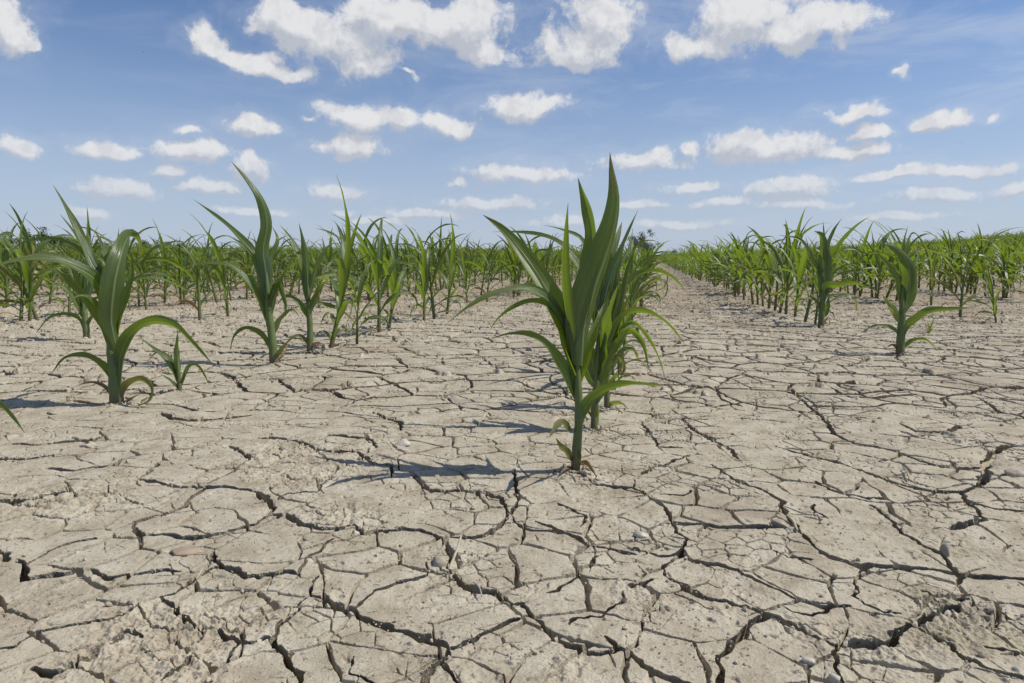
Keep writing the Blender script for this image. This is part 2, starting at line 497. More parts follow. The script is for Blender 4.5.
    w2 = 0.0017 * np.clip(0.80 + 2.1 * patch, 0, 1.3) * (1 + 0.4 * sstep(0.7, 2.2, rd[s2])) * (1 - 0.45 * sstep(0.7, 1.1, rd[s2]) * (patch < 0.0))
    z2 = carve(d2, w2 + 1e-6, np.minimum(0.008, w2 * 6))
    z[s2] += (c2 - 0.5) * 0.0016 * sstep(0.001, 0.008, d2) * np.clip(0.4 + 2 * patch, 0, 1)
    s3 = np.where(rd[s2] < 1.6)[0]
    d3, c3 = vor((x2[s3] + wx[s2][s3] * .5) / 0.017, (y2[s3] + wy[s2][s3] * .5) / 0.017, 37, 1.0)
    d3 = np.maximum(d3 * 0.017 + rag[s2][s3] * 0.9, 0)
    patch3 = fbm(x2[s3] / 0.075, y2[s3] / 0.075, 151, 2)
    w3 = 0.0008 * np.clip(0.28 + 2.6 * patch3, 0, 1.2)
    z3 = carve(d3, w3 + 1e-6, np.minimum(0.0032, w3 * 4.5))
    z2[s3] = np.minimum(z2[s3], z3)
    z[s2[s3]] += (c3 - 0.5) * 0.0008 * np.clip(2.6 * patch3, 0, 1)
    zc[s2] = np.minimum(zc[s2], z2)
    # lips turn up a little, or crumble down
    z = z + lip * 0.0016 * (np.clip(0.6 + 2.0 * lowf, -0.8, 1.0) * (1 - sstep(0.6, 1.0, rd)) - 1.0 * sstep(0.6, 1.0, rd))
    # grain of the surface, rougher where it crumbles
    rough = np.clip(0.25 + 1.9 * fbm(x / 0.10, y / 0.10, 161, 2), 0.12, 1.3)
    # crumbled spots seen in the photograph
    for (pu, pv, pr) in ((188, 636, .030), (205, 618, .022), (130, 612, .022), (100, 652, .020), (872, 652, .024), (945, 612, .022), (352, 516, .030),
                         (180, 672, .02), (975, 612, .03), (62, 500, .05), (330, 478, .045), (285, 452, .06), (800, 632, .014), (565, 668, .014), (930, 640, .02)):
        gp = ground_at(pu, pv)
        rough = rough + 2.4 * np.exp(-((x - gp[0]) ** 2 + (y - gp[1]) ** 2) / (pr * pr))
    g1 = np.zeros_like(z)
    g1[cl] = fbm(x[cl] / 0.0095, y[cl] / 0.0095, 171, 3, 0.62)
    calm = 1 - 0.75 * sstep(0.7, 1.5, rd)
    z = z + g1 * 0.0015 * rough * calm
    # pits and crumbs on the plates
    pit = np.zeros_like(z)
    pn = gn(x[cl] / 0.012, y[cl] / 0.012, 191)
    pit[cl] = -sstep(0.36, 0.52, pn) * 0.0018 + sstep(0.42, 0.58, -pn) * 0.0020
    z = z + pit * calm
    fa = ~cl
    z[fa] += fbm(x[fa] / 0.06, y[fa] / 0.06, 201, 4, 0.65) * 0.0065
    # small clods in the middle distance
    cn = fbm(x / 0.055, y / 0.055, 211, 3, 0.6) + 0.35 * lowf
    z = z + (sstep(0.56, 0.76, cn) * 0.009 - sstep(0.66, 0.80, -cn) * 0.005) * sstep(0.6, 1.6, rd)
    X[near] += UX; Y[near] += UY
    z = z + mound(x, y)
    Z[near] += (z + zc * (0.9 + 0.2 * g1)).astype(np.float32) * (1 - sstep(14, 22, rd))
    co = np.empty((nr * na + 1, 3), np.float32)
    co[:-1, 0] = X; co[:-1, 1] = Y; co[:-1, 2] = Z
    co[-1] = (0, 0, 0)
    i = np.arange(nr - 1)[:, None] * na; j = np.arange(na)[None, :]; jn = (j + 1) % na
    quads = np.stack([i + j, i + na + j, i + na + jn, i + jn], -1).reshape(-1, 4)
    tri = np.stack([np.full(na, nr * na), np.arange(na), (np.arange(na) + 1) % na], -1)
    me = bpy.data.meshes.new("ground")
    nq, nt = len(quads), len(tri)
    me.vertices.add(len(co)); me.vertices.foreach_set("co", co.ravel())
    me.loops.add(nq * 4 + nt * 3)
    me.loops.foreach_set("vertex_index", np.concatenate([quads.ravel(), tri.ravel()]).astype(np.int32))
    me.polygons.add(nq + nt)
    me.polygons.foreach_set("loop_start", np.concatenate([np.arange(nq) * 4, nq * 4 + np.arange(nt) * 3]).astype(np.int32))
    depth_v = np.zeros(nr * na, np.float32); depth_v[near] = zc
    dq = depth_v[quads]
    wall = (dq.max(1) - dq.min(1)) > 0.0012
    me.polygons.foreach_set("use_smooth", np.concatenate([~wall, np.ones(nt, bool)]))
    me.update(calc_edges=True)
    ob = bpy.data.objects.new("ground", me)
    COL.objects.link(ob)
    ob['kind'] = 'structure'
    ob['label'] = "dry beige mud ground split by a network of dark cracks"
    ob['category'] = "ground"
    return ob

HERO_FEET = [(575, 476), (594, 431), (607, 409), (117, 405), (274, 365), (310.5, 354), (901, 355), (821.5, 326), (180.5, 393), (87, 340)]
def mound(x, y):
    m = 0.0
    for p in HERO_FEET:
        g = ground_at(*p)
        d2 = (x - g[0]) ** 2 + (y - g[1]) ** 2
        # a low collar of soil with a small gap round the stem
        m = m + 0.0055 * np.exp(-d2 / 0.021 ** 2) - 0.006 * np.exp(-d2 / 0.0075 ** 2)
    return m

# height of the ground mesh near a point: broad undulation only (plants sit on plates)
def ground_z(x, y):
    xa = np.array([x]); ya = np.array([y])
    z = fbm(xa / 0.45, ya / 0.45, 3, 3) * 0.0065 + fbm(xa / 0.085, ya / 0.085, 21, 3, 0.45) * 0.0020
    d = math.hypot(x, y)
    return float(terrain(xa, ya)[0] + z[0] * (1 - sstep(14, 22, d))) + (float(mound(x, y)) if d < 3 else 0.0)

# ------------------------------------------------------------------ materials
def new_mat(name):
    m = bpy.data.materials.new(name)
    m.use_nodes = True
    t = NT(m.node_tree)
    for nd in list(t.n):
        t.n.remove(nd)
    out = t.new('ShaderNodeOutputMaterial')
    return m, t, out

def principled(t, color, rough=0.9, spec=0.2, normal=None):
    b = t.new('ShaderNodeBsdfPrincipled')
    t.put(b.inputs['Base Color'], color)
    t.put(b.inputs['Roughness'], rough)
    t.put(b.inputs['Specular IOR Level'], spec)
    if normal is not None:
        t.l.new(normal, b.inputs['Normal'])
    return b

def mud_material():
    m, t, out = new_mat("dried_mud")
    tc = t.new('ShaderNodeTexCoord'); P = tc.outputs['Object']
    big = t.noise(P, 3.0, 4.0, 0.55)
    med = t.noise(P, 26.0, 5.0, 0.6)
    fin = t.noise(P, 230.0, 4.0, 0.65)
    grit = t.noise(P, 620.0, 2.0, 0.6)
    c = t.mix(t.smooth(big, 0.3, 0.7), rgb(0.388, 0.335, 0.244), rgb(0.428, 0.366, 0.268))
    c = t.mix(t.smooth(med, 0.42, 0.70, 0.0, 0.8), c, rgb(0.500, 0.450, 0.345))
    c = t.mix(t.smooth(med, 0.50, 0.28, 0.0, 0.80), c, rgb(0.285, 0.235, 0.165))
    # dull olive film of dried algae in some hollows
    alg = t.noise(P, 7.0, 4.0, 0.6)
    c = t.mix(t.smooth(alg, 0.54, 0.72, 0.0, 0.45), c, rgb(0.34, 0.31, 0.185))
    c = t.mix(t.smooth(fin, 0.55, 0.68, 0.0, 0.85), c, rgb(0.165, 0.130, 0.092))
    c = t.mix(t.smooth(grit, 0.60, 0.75, 0.0, 0.55), c, rgb(0.60, 0.54, 0.44))
    c = t.mix(t.smooth(grit, 0.40, 0.28, 0.0, 0.55), c, rgb(0.17, 0.14, 0.10))
    # browner loose tilth in patches, and all over the part of the field that was hoed farther out
    loose = t.noise(P, 2.2, 6.0, 0.68)
    sy = t.new('ShaderNodeSeparateXYZ'); t.l.new(P, sy.inputs[0])
    farm = t.smooth(sy.outputs[1], 1.4, 5.0, 0.0, 0.19)
    lm = t.smooth(t.math('ADD', loose, farm), 0.53, 0.68, 0.0, 0.72)
    c = t.mix(lm, c, t.mix(t.smooth(fin, 0.4, 0.62), rgb(0.215, 0.165, 0.112), rgb(0.345, 0.275, 0.195)))
    bump = t.new('ShaderNodeBump')
    bump.inputs['Strength'].default_value = 0.55
    bump.inputs['Distance'].default_value = 0.0022
    h = t.math('ADD', t.math('MULTIPLY', fin, 1.0), t.math('MULTIPLY', grit, 0.55))
    t.l.new(h, bump.inputs['Height'])
    b = principled(t, c, 0.96, 0.12, bump.outputs[0])
    t.l.new(b.outputs[0], out.inputs[0])
    return m

def leaf_material(name, top, under, rib, glow, tan_amt=0.5):
    m, t, out = new_mat(name)
    uv = t.new('ShaderNodeUVMap'); uv.uv_map = 'UVMap'
    sp = t.new('ShaderNodeSeparateXYZ'); t.l.new(uv.outputs[0], sp.inputs[0])
    oi = t.new('ShaderNodeObjectInfo')
    geo = t.new('ShaderNodeNewGeometry')
    tc = t.new('ShaderNodeTexCoord')
    mott = t.noise(tc.outputs['Object'], 45.0, 3.0, 0.6)
    # veins run along the blade
    stretch = t.new('ShaderNodeCombineXYZ')
    t.l.new(t.math('MULTIPLY', sp.outputs[0], 16.0), stretch.inputs[0])
    t.l.new(t.math('MULTIPLY', sp.outputs[1], 2.2), stretch.inputs[1])
    t.l.new(t.math('MULTIPLY', oi.outputs['Random'], 40.0), stretch.inputs[2])
    vein = t.noise(stretch.outputs[0], 1.0, 2.0, 0.6)
    mid = t.math('ABSOLUTE', t.math('SUBTRACT', sp.outputs[0], 0.5))
    ribm = t.smooth(mid, 0.050, 0.022)
    c = t.mix(geo.outputs['Backfacing'], rgb(*top), rgb(*under))
    hue = t.mix(oi.outputs['Random'], rgb(0.66, 0.80, 1.05), rgb(1.30, 1.12, 0.80))
    mulc = t.new('ShaderNodeMix', data_type='RGBA', blend_type='MULTIPLY')
    mulc.inputs[0].default_value = 1.0
    t.l.new(c, mulc.inputs[6]); t.l.new(hue, mulc.inputs[7])
    c = mulc.outputs[2]
    c = t.mix(t.smooth(vein, 0.38, 0.66, 0.0, 0.8), c, rgb(top[0] * 2.0, top[1] * 1.7, top[2] * 2.0))
    c = t.mix(t.smooth(mott, 0.5, 0.75, 0.0, 0.5), c, rgb(top[0] * 1.6, top[1] * 1.25, top[2] * 0.8))
    c = t.mix(t.math('MULTIPLY', ribm, t.smooth(sp.outputs[1], 0.95, 0.4, 0.0, 0.85)), c, rgb(*rib))
    blot = t.noise(tc.outputs['Object'], 14.0, 4.0, 0.65)
    c = t.mix(t.smooth(blot, 0.50, 0.68, 0.0, 0.55), c, rgb(top[0] * 1.8, top[1] * 1.4, top[2] * 1.4))
    # pale base of the blade, scorched tip and margin
    c = t.mix(t.smooth(sp.outputs[1], 0.14, 0.0, 0.0, 0.55), c, rgb(0.16, 0.22, 0.055))
    dry = t.smooth(t.math('ADD', sp.outputs[1], t.math('MULTIPLY', t.math('SUBTRACT', mott, 0.5), 0.55)), 0.86, 1.0, 0.0, tan_amt)
    c = t.mix(dry, c, rgb(0.27, 0.19, 0.08))
    # yellowed and scorched margins on part of the blades
    edge = t.math('MULTIPLY', t.smooth(mid, 0.30, 0.49), t.smooth(t.noise(stretch.outputs[0], 0.35, 2.0), 0.50, 0.66))
    c = t.mix(t.math('MULTIPLY', edge, 0.6), c, rgb(0.20, 0.18, 0.05))
    bump = t.new('ShaderNodeBump')
    bump.inputs['Strength'].default_value = 0.5
    bump.inputs['Distance'].default_value = 0.002
    t.l.new(vein, bump.inputs['Height'])
    b = principled(t, c, t.smooth(vein, 0.3, 0.7, 0.30, 0.46), 0.50, bump.outputs[0])
    tr = t.new('ShaderNodeBsdfTranslucent')
    gl = t.mix(t.smooth(vein, 0.35, 0.7, 0.0, 0.5), rgb(*glow), rgb(glow[0] * 1.3, glow[1] * 1.15, glow[2]))
    gl = t.mix(dry, gl, rgb(0.25, 0.17, 0.06))
    t.l.new(gl, tr.inputs['Color'])
    mx = t.new('ShaderNodeMixShader')
    mx.inputs[0].default_value = 0.35
    t.l.new(b.outputs[0], mx.inputs[1]); t.l.new(tr.outputs[0], mx.inputs[2])
    t.l.new(mx.outputs[0], out.inputs[0])
    return m

def stalk_material():
    m, t, out = new_mat("corn_stalk")
    tc = t.new('ShaderNodeTexCoord')
    sp = t.new('ShaderNodeSeparateXYZ'); t.l.new(tc.outputs['Object'], sp.inputs[0])
    sc = t.vmath('MULTIPLY', tc.outputs['Object'], (420.0, 420.0, 18.0))
    ve = t.noise(sc, 1.0, 2.0, 0.5)
    c = t.mix(t.smooth(sp.outputs[2], 0.0, 0.045), rgb(0.13, 0.085, 0.050), rgb(0.115, 0.15, 0.045))
    c = t.mix(t.smooth(ve, 0.4, 0.7, 0.0, 0.6), c, rgb(0.12, 0.17, 0.055))
    b = principled(t, c, 0.5, 0.35)
    t.l.new(b.outputs[0], out.inputs[0])
    return m

def plain_noise_material(name, a, b_, scale, rough=0.9, bump_d=0.001):
    m, t, out = new_mat(name)
    tc = t.new('ShaderNodeTexCoord')
    n = t.noise(tc.outputs['Object'], scale, 4.0, 0.6)
    c = t.mix(t.smooth(n, 0.35, 0.65), rgb(*a), rgb(*b_))
    bp = t.new('ShaderNodeBump'); bp.inputs['Strength'].default_value = 0.6; bp.inputs['Distance'].default_value = bump_d
    t.l.new(n, bp.inputs['Height'])
    b = principled(t, c, rough, 0.2, bp.outputs[0])
    t.l.new(b.outputs[0], out.inputs[0])
    return m

M_MUD = mud_material()
M_LEAF = leaf_material("corn_leaf", (0.040, 0.072, 0.020), (0.056, 0.088, 0.034), (0.22, 0.27, 0.12), (0.29, 0.43, 0.018))
M_LOW = leaf_material("withered_corn_leaf", (0.115, 0.125, 0.035), (0.13, 0.14, 0.05), (0.21, 0.21, 0.09), (0.26, 0.28, 0.05), 0.9)
M_DEAD = leaf_material("dead_corn_leaf", (0.22, 0.15, 0.07), (0.24, 0.17, 0.08), (0.28, 0.21, 0.11), (0.25, 0.16, 0.06), 0.9)
M_PALE = leaf_material("yellow_corn_leaf", (0.19, 0.23, 0.05), (0.2, 0.24, 0.06), (0.28, 0.3, 0.1), (0.35, 0.42, 0.06), 0.7)
M_STALK = stalk_material()
M_CRUMB = plain_noise_material("soil_crumb", (0.33, 0.28, 0.205), (0.48, 0.42, 0.32), 150.0, 0.97)
M_STONE_PINK = plain_noise_material("pink_stone", (0.30, 0.225, 0.155), (0.41, 0.32, 0.235), 60.0, 0.75)
M_STONE_WHITE = plain_noise_material("white_stone", (0.40, 0.36, 0.285), (0.56, 0.52, 0.44), 90.0, 0.7)
M_STONE_GREY = plain_noise_material("grey_stone", (0.30, 0.26, 0.2), (0.40, 0.35, 0.27), 90.0, 0.85)
M_STRAW = plain_noise_material("straw", (0.34, 0.29, 0.20), (0.47, 0.41, 0.30), 220.0, 0.8)
M_BARK = plain_noise_material("bark", (0.10, 0.08, 0.06), (0.17, 0.14, 0.11), 4.0, 0.95, 0.03)
M_BIRD = plain_noise_material("bird_feathers", (0.03, 0.03, 0.035), (0.05, 0.05, 0.055), 30.0, 0.8)

def crown_material(name, a, b_):
    m, t, out = new_mat(name)
    geo = t.new('ShaderNodeNewGeometry')
    c = t.mix(geo.outputs['Random Per Island'], rgb(*a), rgb(*b_))
    b = principled(t, c, 0.6, 0.25)
    tr = t.new('ShaderNodeBsdfTranslucent'); t.l.new(c, tr.inputs['Color'])
    mx = t.new('ShaderNodeMixShader'); mx.inputs[0].default_value = 0.25
    t.l.new(b.outputs[0], mx.inputs[1]); t.l.new(tr.outputs[0], mx.inputs[2])
    t.l.new(mx.outputs[0], out.inputs[0])
    return m
M_CROWN = crown_material("tree_leaves", (0.028, 0.055, 0.018), (0.06, 0.10, 0.03))
M_CROWN_HAZY = crown_material("hazy_tree_leaves", (0.09, 0.11, 0.085), (0.15, 0.17, 0.13))  # paler grey-green: distance haze painted into the leaf colour

ground = build_ground()
ground.data.materials.append(M_MUD)

# ------------------------------------------------------------------ mesh helpers
class MB:
    def __init__(self):
        self.v = []; self.f = []; self.uv = []; self.mi = []; self.n = 0
    def add(self, verts, faces, uvs=None, mi=0):
        verts = np.asarray(verts, float)
        o = self.n
        self.v.append(verts); self.n += len(verts)
        self.f.extend([tuple(i + o for i in f) for f in faces])
        self.mi.extend([mi] * len(faces))
        self.uv.append(np.zeros((len(verts), 2)) if uvs is None else np.asarray(uvs, float))
    def mesh(self, name, mats, smooth=True):
        me = bpy.data.meshes.new(name)
        V = np.concatenate(self.v); U = np.concatenate(self.uv)
        me.from_pydata(V.tolist(), [], self.f)
        ul = me.uv_layers.new(name='UVMap')
        li = np.empty(len(me.loops), np.int32); me.loops.foreach_get('vertex_index', li)
        ul.data.foreach_set('uv', U[li].astype(np.float32).ravel())
        for mm in mats: me.materials.append(mm)
        me.polygons.foreach_set('material_index', np.array(self.mi, np.int32))
        me.polygons.foreach_set('use_smooth', np.full(len(self.f), smooth, bool))
        me.update()
        return me
    def build(self, name, mats, parent=None, smooth=True, mesh_name=None):
        ob = bpy.data.objects.new(name, self.mesh(mesh_name or name, mats, smooth))
        COL.objects.link(ob)
        if parent is not None: ob.parent = parent
        return ob

def tag(o, label=None, cat=None, group=None, kind=None):
    if label: o['label'] = label
    if cat: o['category'] = cat
    if group: o['group'] = group
    if kind: o['kind'] = kind

def empty(name, loc, rz=0.0):
    o = bpy.data.objects.new(name, None)
    o.empty_display_size = 0.05
    COL.objects.link(o)
    o.location = loc; o.rotation_euler = (0, 0, rz)
    return o

def spline(P, n):
    """Catmull-Rom through the points, n even samples"""
    P = np.asarray(P, float)
    A = np.vstack([2 * P[0] - P[1], P, 2 * P[-1] - P[-2]])
    out = []
    for k in range(len(P) - 1):
        p0, p1, p2, p3 = A[k], A[k + 1], A[k + 2], A[k + 3]
        for t in np.linspace(0, 1, 12, endpoint=False):
            out.append(0.5 * ((2 * p1) + (-p0 + p2) * t + (2 * p0 - 5 * p1 + 4 * p2 - p3) * t * t + (-p0 + 3 * p1 - 3 * p2 + p3) * t ** 3))
    out.append(P[-1]); out = np.array(out)
    s = np.concatenate([[0], np.cumsum(np.linalg.norm(np.diff(out, axis=0), axis=1))])
    si = np.linspace(0, s[-1], n)
    return np.stack([np.interp(si, s, out[:, k]) for k in range(out.shape[1])], -1)

def nrm(a):
    return a / (np.linalg.norm(a, axis=-1, keepdims=True) + 1e-12)

def ribbon(C, W, N, width, na, base_w=0.010, curl0=2.3, fold=0.45, wave=0.0, ph=0.0, roll=0.0, sheath=0.0):
    """leaf blade: centre line C, width axis W, upper side N; grid of verts"""
    n = len(C)
    t = np.linspace(0, 1, n)
    rise = np.clip(t / 0.30, 0, 1); rise = rise * rise * (3 - 2 * rise)
    prof = (0.50 + 0.50 * rise) * (1 - t ** 2.1) ** 0.95
    half = 0.5 * width * prof
    half = np.maximum(half, 0.0003)
    s = np.linspace(-1, 1, na)
    curl = fold + roll * t + (curl0 - fold) * np.clip(1 - t / 0.16, 0, 1) ** 1.5
    C = C - N * (sheath * np.clip(1 - t / 0.14, 0, 1) ** 0.7)[:, None]
    V = np.zeros((n, na, 3)); U = np.zeros((n, na, 2))
    for i in range(n):
        c = max(curl[i], 0.05)
        a = s * c
        # a gutter: rounded near the midrib, edges lifted
        px = np.sin(a) / c
        pz = (1 - np.cos(a)) / c + 0.10 * np.abs(s) * fold
        wv = wave * np.sin(t[i] * 19 + ph + 1.3 * np.sign(s)) * np.abs(s) ** 2 * min(1, 3 * t[i])
        if na >= 11: wv = wv + 0.035 * np.cos(s * 9.4 * math.pi) * min(1, 4 * t[i]) - 0.10 * np.exp(-(s / 0.13) ** 2)
        V[i] = C[i] + half[i] * (px[:, None] * W[i] + (pz + wv)[:, None] * N[i])
        U[i, :, 0] = 0.5 + 0.5 * s; U[i, :, 1] = t[i]
    f = []
    for i in range(n - 1):
        for j in range(na - 1):
            a = i * na + j
            f.append((a, a + 1, a + na + 1, a + na))
    return V.reshape(-1, 3), f, U.reshape(-1, 2)

def tube(C, rad, k=8, cap=True):
    C = np.asarray(C, float); n = len(C)
    T = nrm(np.gradient(C, axis=0))
    ref = np.array([1.0, 0.2, 0.0])
    A = nrm(np.cross(T, ref)); B = np.cross(T, A)
    an = np.linspace(0, 2 * math.pi, k, endpoint=False)
    V = C[:, None, :] + rad[:, None, None] * (np.cos(an)[None, :, None] * A[:, None, :] + np.sin(an)[None, :, None] * B[:, None, :])
    f = []
    for i in range(n - 1):
        for j in range(k):
            f.append((i * k + j, i * k + (j + 1) % k, (i + 1) * k + (j + 1) % k, (i + 1) * k + j))
    if cap:
        f.append(tuple(range((n - 1) * k, n * k)))
    U = np.zeros((n * k, 2)); U[:, 1] = np.repeat(np.linspace(0, 1, n), k)
    return V.reshape(-1, 3), f, U

# ------------------------------------------------------------------ corn plants
ROWG = "young corn plants growing in rows on the cracked field"

def free_leaf(z0, az, length, th0, bend, width, rng, n, na, twist=0.0, wind=0.0, axis=(0, 0), roll=0.0, wave=0.20, r0=0.004):
    """a leaf grown from the stalk: leaves at angle th0 from the vertical, bends outward"""
    ds = length / (n - 1)
    th = th0; a = az
    P = np.array([axis[0] + math.cos(az) * r0 * 0.3, axis[1] + math.sin(az) * r0 * 0.3, z0])
    C = [P.copy()]; Wl = []; Tl = []
    for i in range(n):
        t = i / (n - 1)
        th += bend * ds * (0.25 + 2.2 * t ** 1.6) / max(length, 1e-3)
        T = np.array([math.cos(a) * math.sin(th), math.sin(a) * math.sin(th), math.cos(th)])
        T = T + np.array(WIND) * wind * t
        T = T / np.linalg.norm(T)
        Wv = np.array([-math.sin(a), math.cos(a), 0.0])
        Wv = Wv - T * (Wv @ T); Wv /= np.linalg.norm(Wv)
        Nv = np.cross(T, Wv)          # upper side, towards the stalk
        if Nv @ np.array([-math.cos(a), -math.sin(a), 0.6]) < 0: Nv = -Nv
        ang = twist * t
        W2 = Wv * math.cos(ang) + Nv * math.sin(ang)
        Tl.append(T); Wl.append(W2)
        if i < n - 1:
            P = P + T * ds
            C.append(P.copy())
    C = np.array(C); T = np.array(Tl); W = np.array(Wl)
    N = np.cross(W, T)
    # keep the upper side up/inward
    k = n // 3
    if N[k] @ np.array([-math.cos(az), -math.sin(az), 0.8]) < 0: N = -N
    return ribbon(C, W, N, width, na, curl0=2.2, fold=0.55, wave=wave, ph=rng.random() * 6, roll=roll, sheath=r0 * 0.9)

WIND = -CR * 1.0
WIND_LOCAL = WIND

def grow_plant(rng, H, nseg=12, na=5, bits=None, nl=None, lean=0.0):
    """lists of (kind, verts, faces, uvs) for one young corn plant of height H"""
    k = H / 0.34
    sick = rng.random() < 0.22
    nl = nl or rng.choice([8, 9, 9, 10])
    top = (0.15 + 0.03 * rng.random()) * k
    la = rng.random() * 6.28
    ax = lambda z: (math.cos(la) * lean * z, math.sin(la) * lean * z)
    zs = np.linspace(-0.012, top, 7)
    C = np.array([[*ax(z), z] for z in zs])
    rad = np.interp(zs, [-0.012, 0.01, top * 0.6, top], [0.0054 * k, 0.0058 * k, 0.0046 * k, 0.0008 * k])
    parts = [('stalk',) + tube(C, rad, 7 if nseg > 7 else 4)]
    az0 = rng.random() * 6.28
    for i in range(nl):
        q = i / (nl - 1)
        az = az0 + math.pi * i + rng.gauss(0, 0.30)
        z0 = (0.012 + 0.140 * q ** 1.15) * k
        ln = np.interp(q, [0, .2, .45, .7, .88, 1], [.08, .15, .25, .30, .26, .19]) * k * rng.uniform(.8, 1.15)
        th0 = np.interp(q, [0, .25, .6, 1], [1.0, .78, .48, .10]) * rng.uniform(.6, 1.3)
        bend = np.interp(q, [0, .3, .6, .85, 1], [1.8, 2.4, 2.2, 1.5, .5]) * rng.uniform(.4, 1.5)
        wd = np.interp(q, [0, .2, .5, .8, 1], [.009, .015, .023, .024, .015]) * k * rng.uniform(.8, 1.2)
        roll = np.interp(q, [0, .5, 1], [0.1, 0.25, 0.9]) * rng.random()
        g = free_leaf(z0, az, ln, th0, bend, wd, rng, nseg, na, twist=rng.gauss(0, 1.0), wind=rng.uniform(0.1, .85) * (0.25 + q),
                      axis=ax(z0), roll=roll, r0=0.004 * k)
        kind = 'leaf'
        if q < 0.2 and rng.random() < 0.75: kind = 'withered' if rng.random() < .6 else 'dead'
        elif q < 0.35 and rng.random() < 0.3: kind = 'withered'
        elif sick and q < 0.7: kind = 'withered'
        parts.append((kind,) + g)
    return parts

MATK = {'leaf': M_LEAF, 'withered': M_LOW, 'dead': M_DEAD, 'pale': M_PALE, 'stalk': M_STALK}

def parts_to_objects(parts, root):
    for p in parts:
        mb = MB(); mb.add(p[1], p[2], p[3])
        nm = 'stalk' if p[0] == 'stalk' else 'leaf'
        o = mb.build(nm, [MATK[p[0]]], root, mesh_name='corn_' + nm)
        if p[0] == 'dead': o['label'] = "brown dried-up leaf near the ground"
        elif p[0] == 'withered': o['label'] = "olive withering leaf low on the stalk"
        elif p[0] == 'pale': o['label'] = "yellowed leaf"

def parts_to_mesh(parts, name):
    mb = MB(); mats = [M_LEAF, M_LOW, M_DEAD, M_STALK]
    idx = {'leaf': 0, 'withered': 1, 'dead': 2, 'stalk': 3, 'pale': 1}
    for p in parts: mb.add(p[1], p[2], p[3], idx[p[0]])
    return mb.mesh(name, mats)

def traced_plant(base, stalk, leaves, label, stalk_w=9, seed=1, group=ROWG):
    """plant standing on the ground under pixel `base`; stalk and blades follow the photograph,
    each blade at its own depth in front of or behind the stalk"""
    rng = random.Random(seed)
    B = ground_at(*base)
    B[2] = ground_z(B[0], B[1])
    D = float((B - CAMP) @ CFW)
    root = empty('corn_plant', B)
    tag(root, label, 'corn plant', group)
    def at(u, v, off=0.0):
        return CAMP + ray(u, v) * (D + off)
    S = spline([at(*p) for p in stalk], 10) - B
    S = np.vstack([[S[0][0], S[0][1], -0.012], S])
    S = np.vstack([S[:1], spline(S[1:], 30)])
    w = stalk_w / F * D * 0.5
    rad = np.interp(np.linspace(0, 1, len(S)), [0, .1, .55, .85, 1], [w * .95, w, w * .85, w * .4, w * .12])
    q_ = np.linspace(0, 1, len(S)); rad = rad * (1.0 + 0.16 * (np.ceil(q_ * 5.3) - q_ * 5.3) - 0.06)
    mb = MB(); mb.add(*tube(S, rad, 12))
    mb.build('stalk', [M_STALK], root, mesh_name='corn_stalk')
    for L in leaves:
        kind = L.get('k', 'leaf')
        pts = L['p']; n = L.get('n', 26)
        dep = L.get('d', rng.uniform(-.05, .05))
        m = len(pts)
        C = spline([at(p[0], p[1], p[2] if len(p) > 2 else dep * (i / (m - 1)) ** 1.3) for i, p in enumerate(pts)], n)
        T = nrm(np.gradient(C, axis=0))
        Vd = nrm(C - CAMP)
        E = nrm(np.cross(T, Vd)); Fv = nrm(np.cross(T, E))
        ph0, ph1 = L.get('a', (25, 40))
        ph = np.radians(np.linspace(ph0, ph1, n))[:, None]
        W = nrm(E * np.cos(ph) + Fv * np.sin(ph))
        N = np.cross(W, T)
        mid = n // 2
        inward = (S[-1] + B) - C[mid]; inward[2] = 0
        if N[mid] @ (np.array([0, 0, 1.0]) + 1.0 * inward / (np.linalg.norm(inward) + 1e-6)) < 0: N = -N
        if L.get('flip'): N = -N
        wd = L['w'] / F * D
        g = ribbon(C - B, W, N, wd, 21, fold=L.get('fold', .5), curl0=2.2, wave=L.get('wave', .17), ph=rng.random() * 6, roll=L.get('roll', 0.1), sheath=w * 0.9)
        mb = MB(); mb.add(*g)
        o = mb.build('leaf', [MATK[kind]], root, mesh_name='corn_leaf')
        if kind == 'dead': o['label'] = "brown dried-up leaf near the ground"
        elif kind == 'withered': o['label'] = "olive withering leaf low on the stalk"
        elif kind == 'pale': o['label'] = "small yellowed leaf"
    return root, B

taken = []
def hero(*a, **k):
    r, B = traced_plant(*a, **k)
    taken.append((B[0], B[1]))
    return r

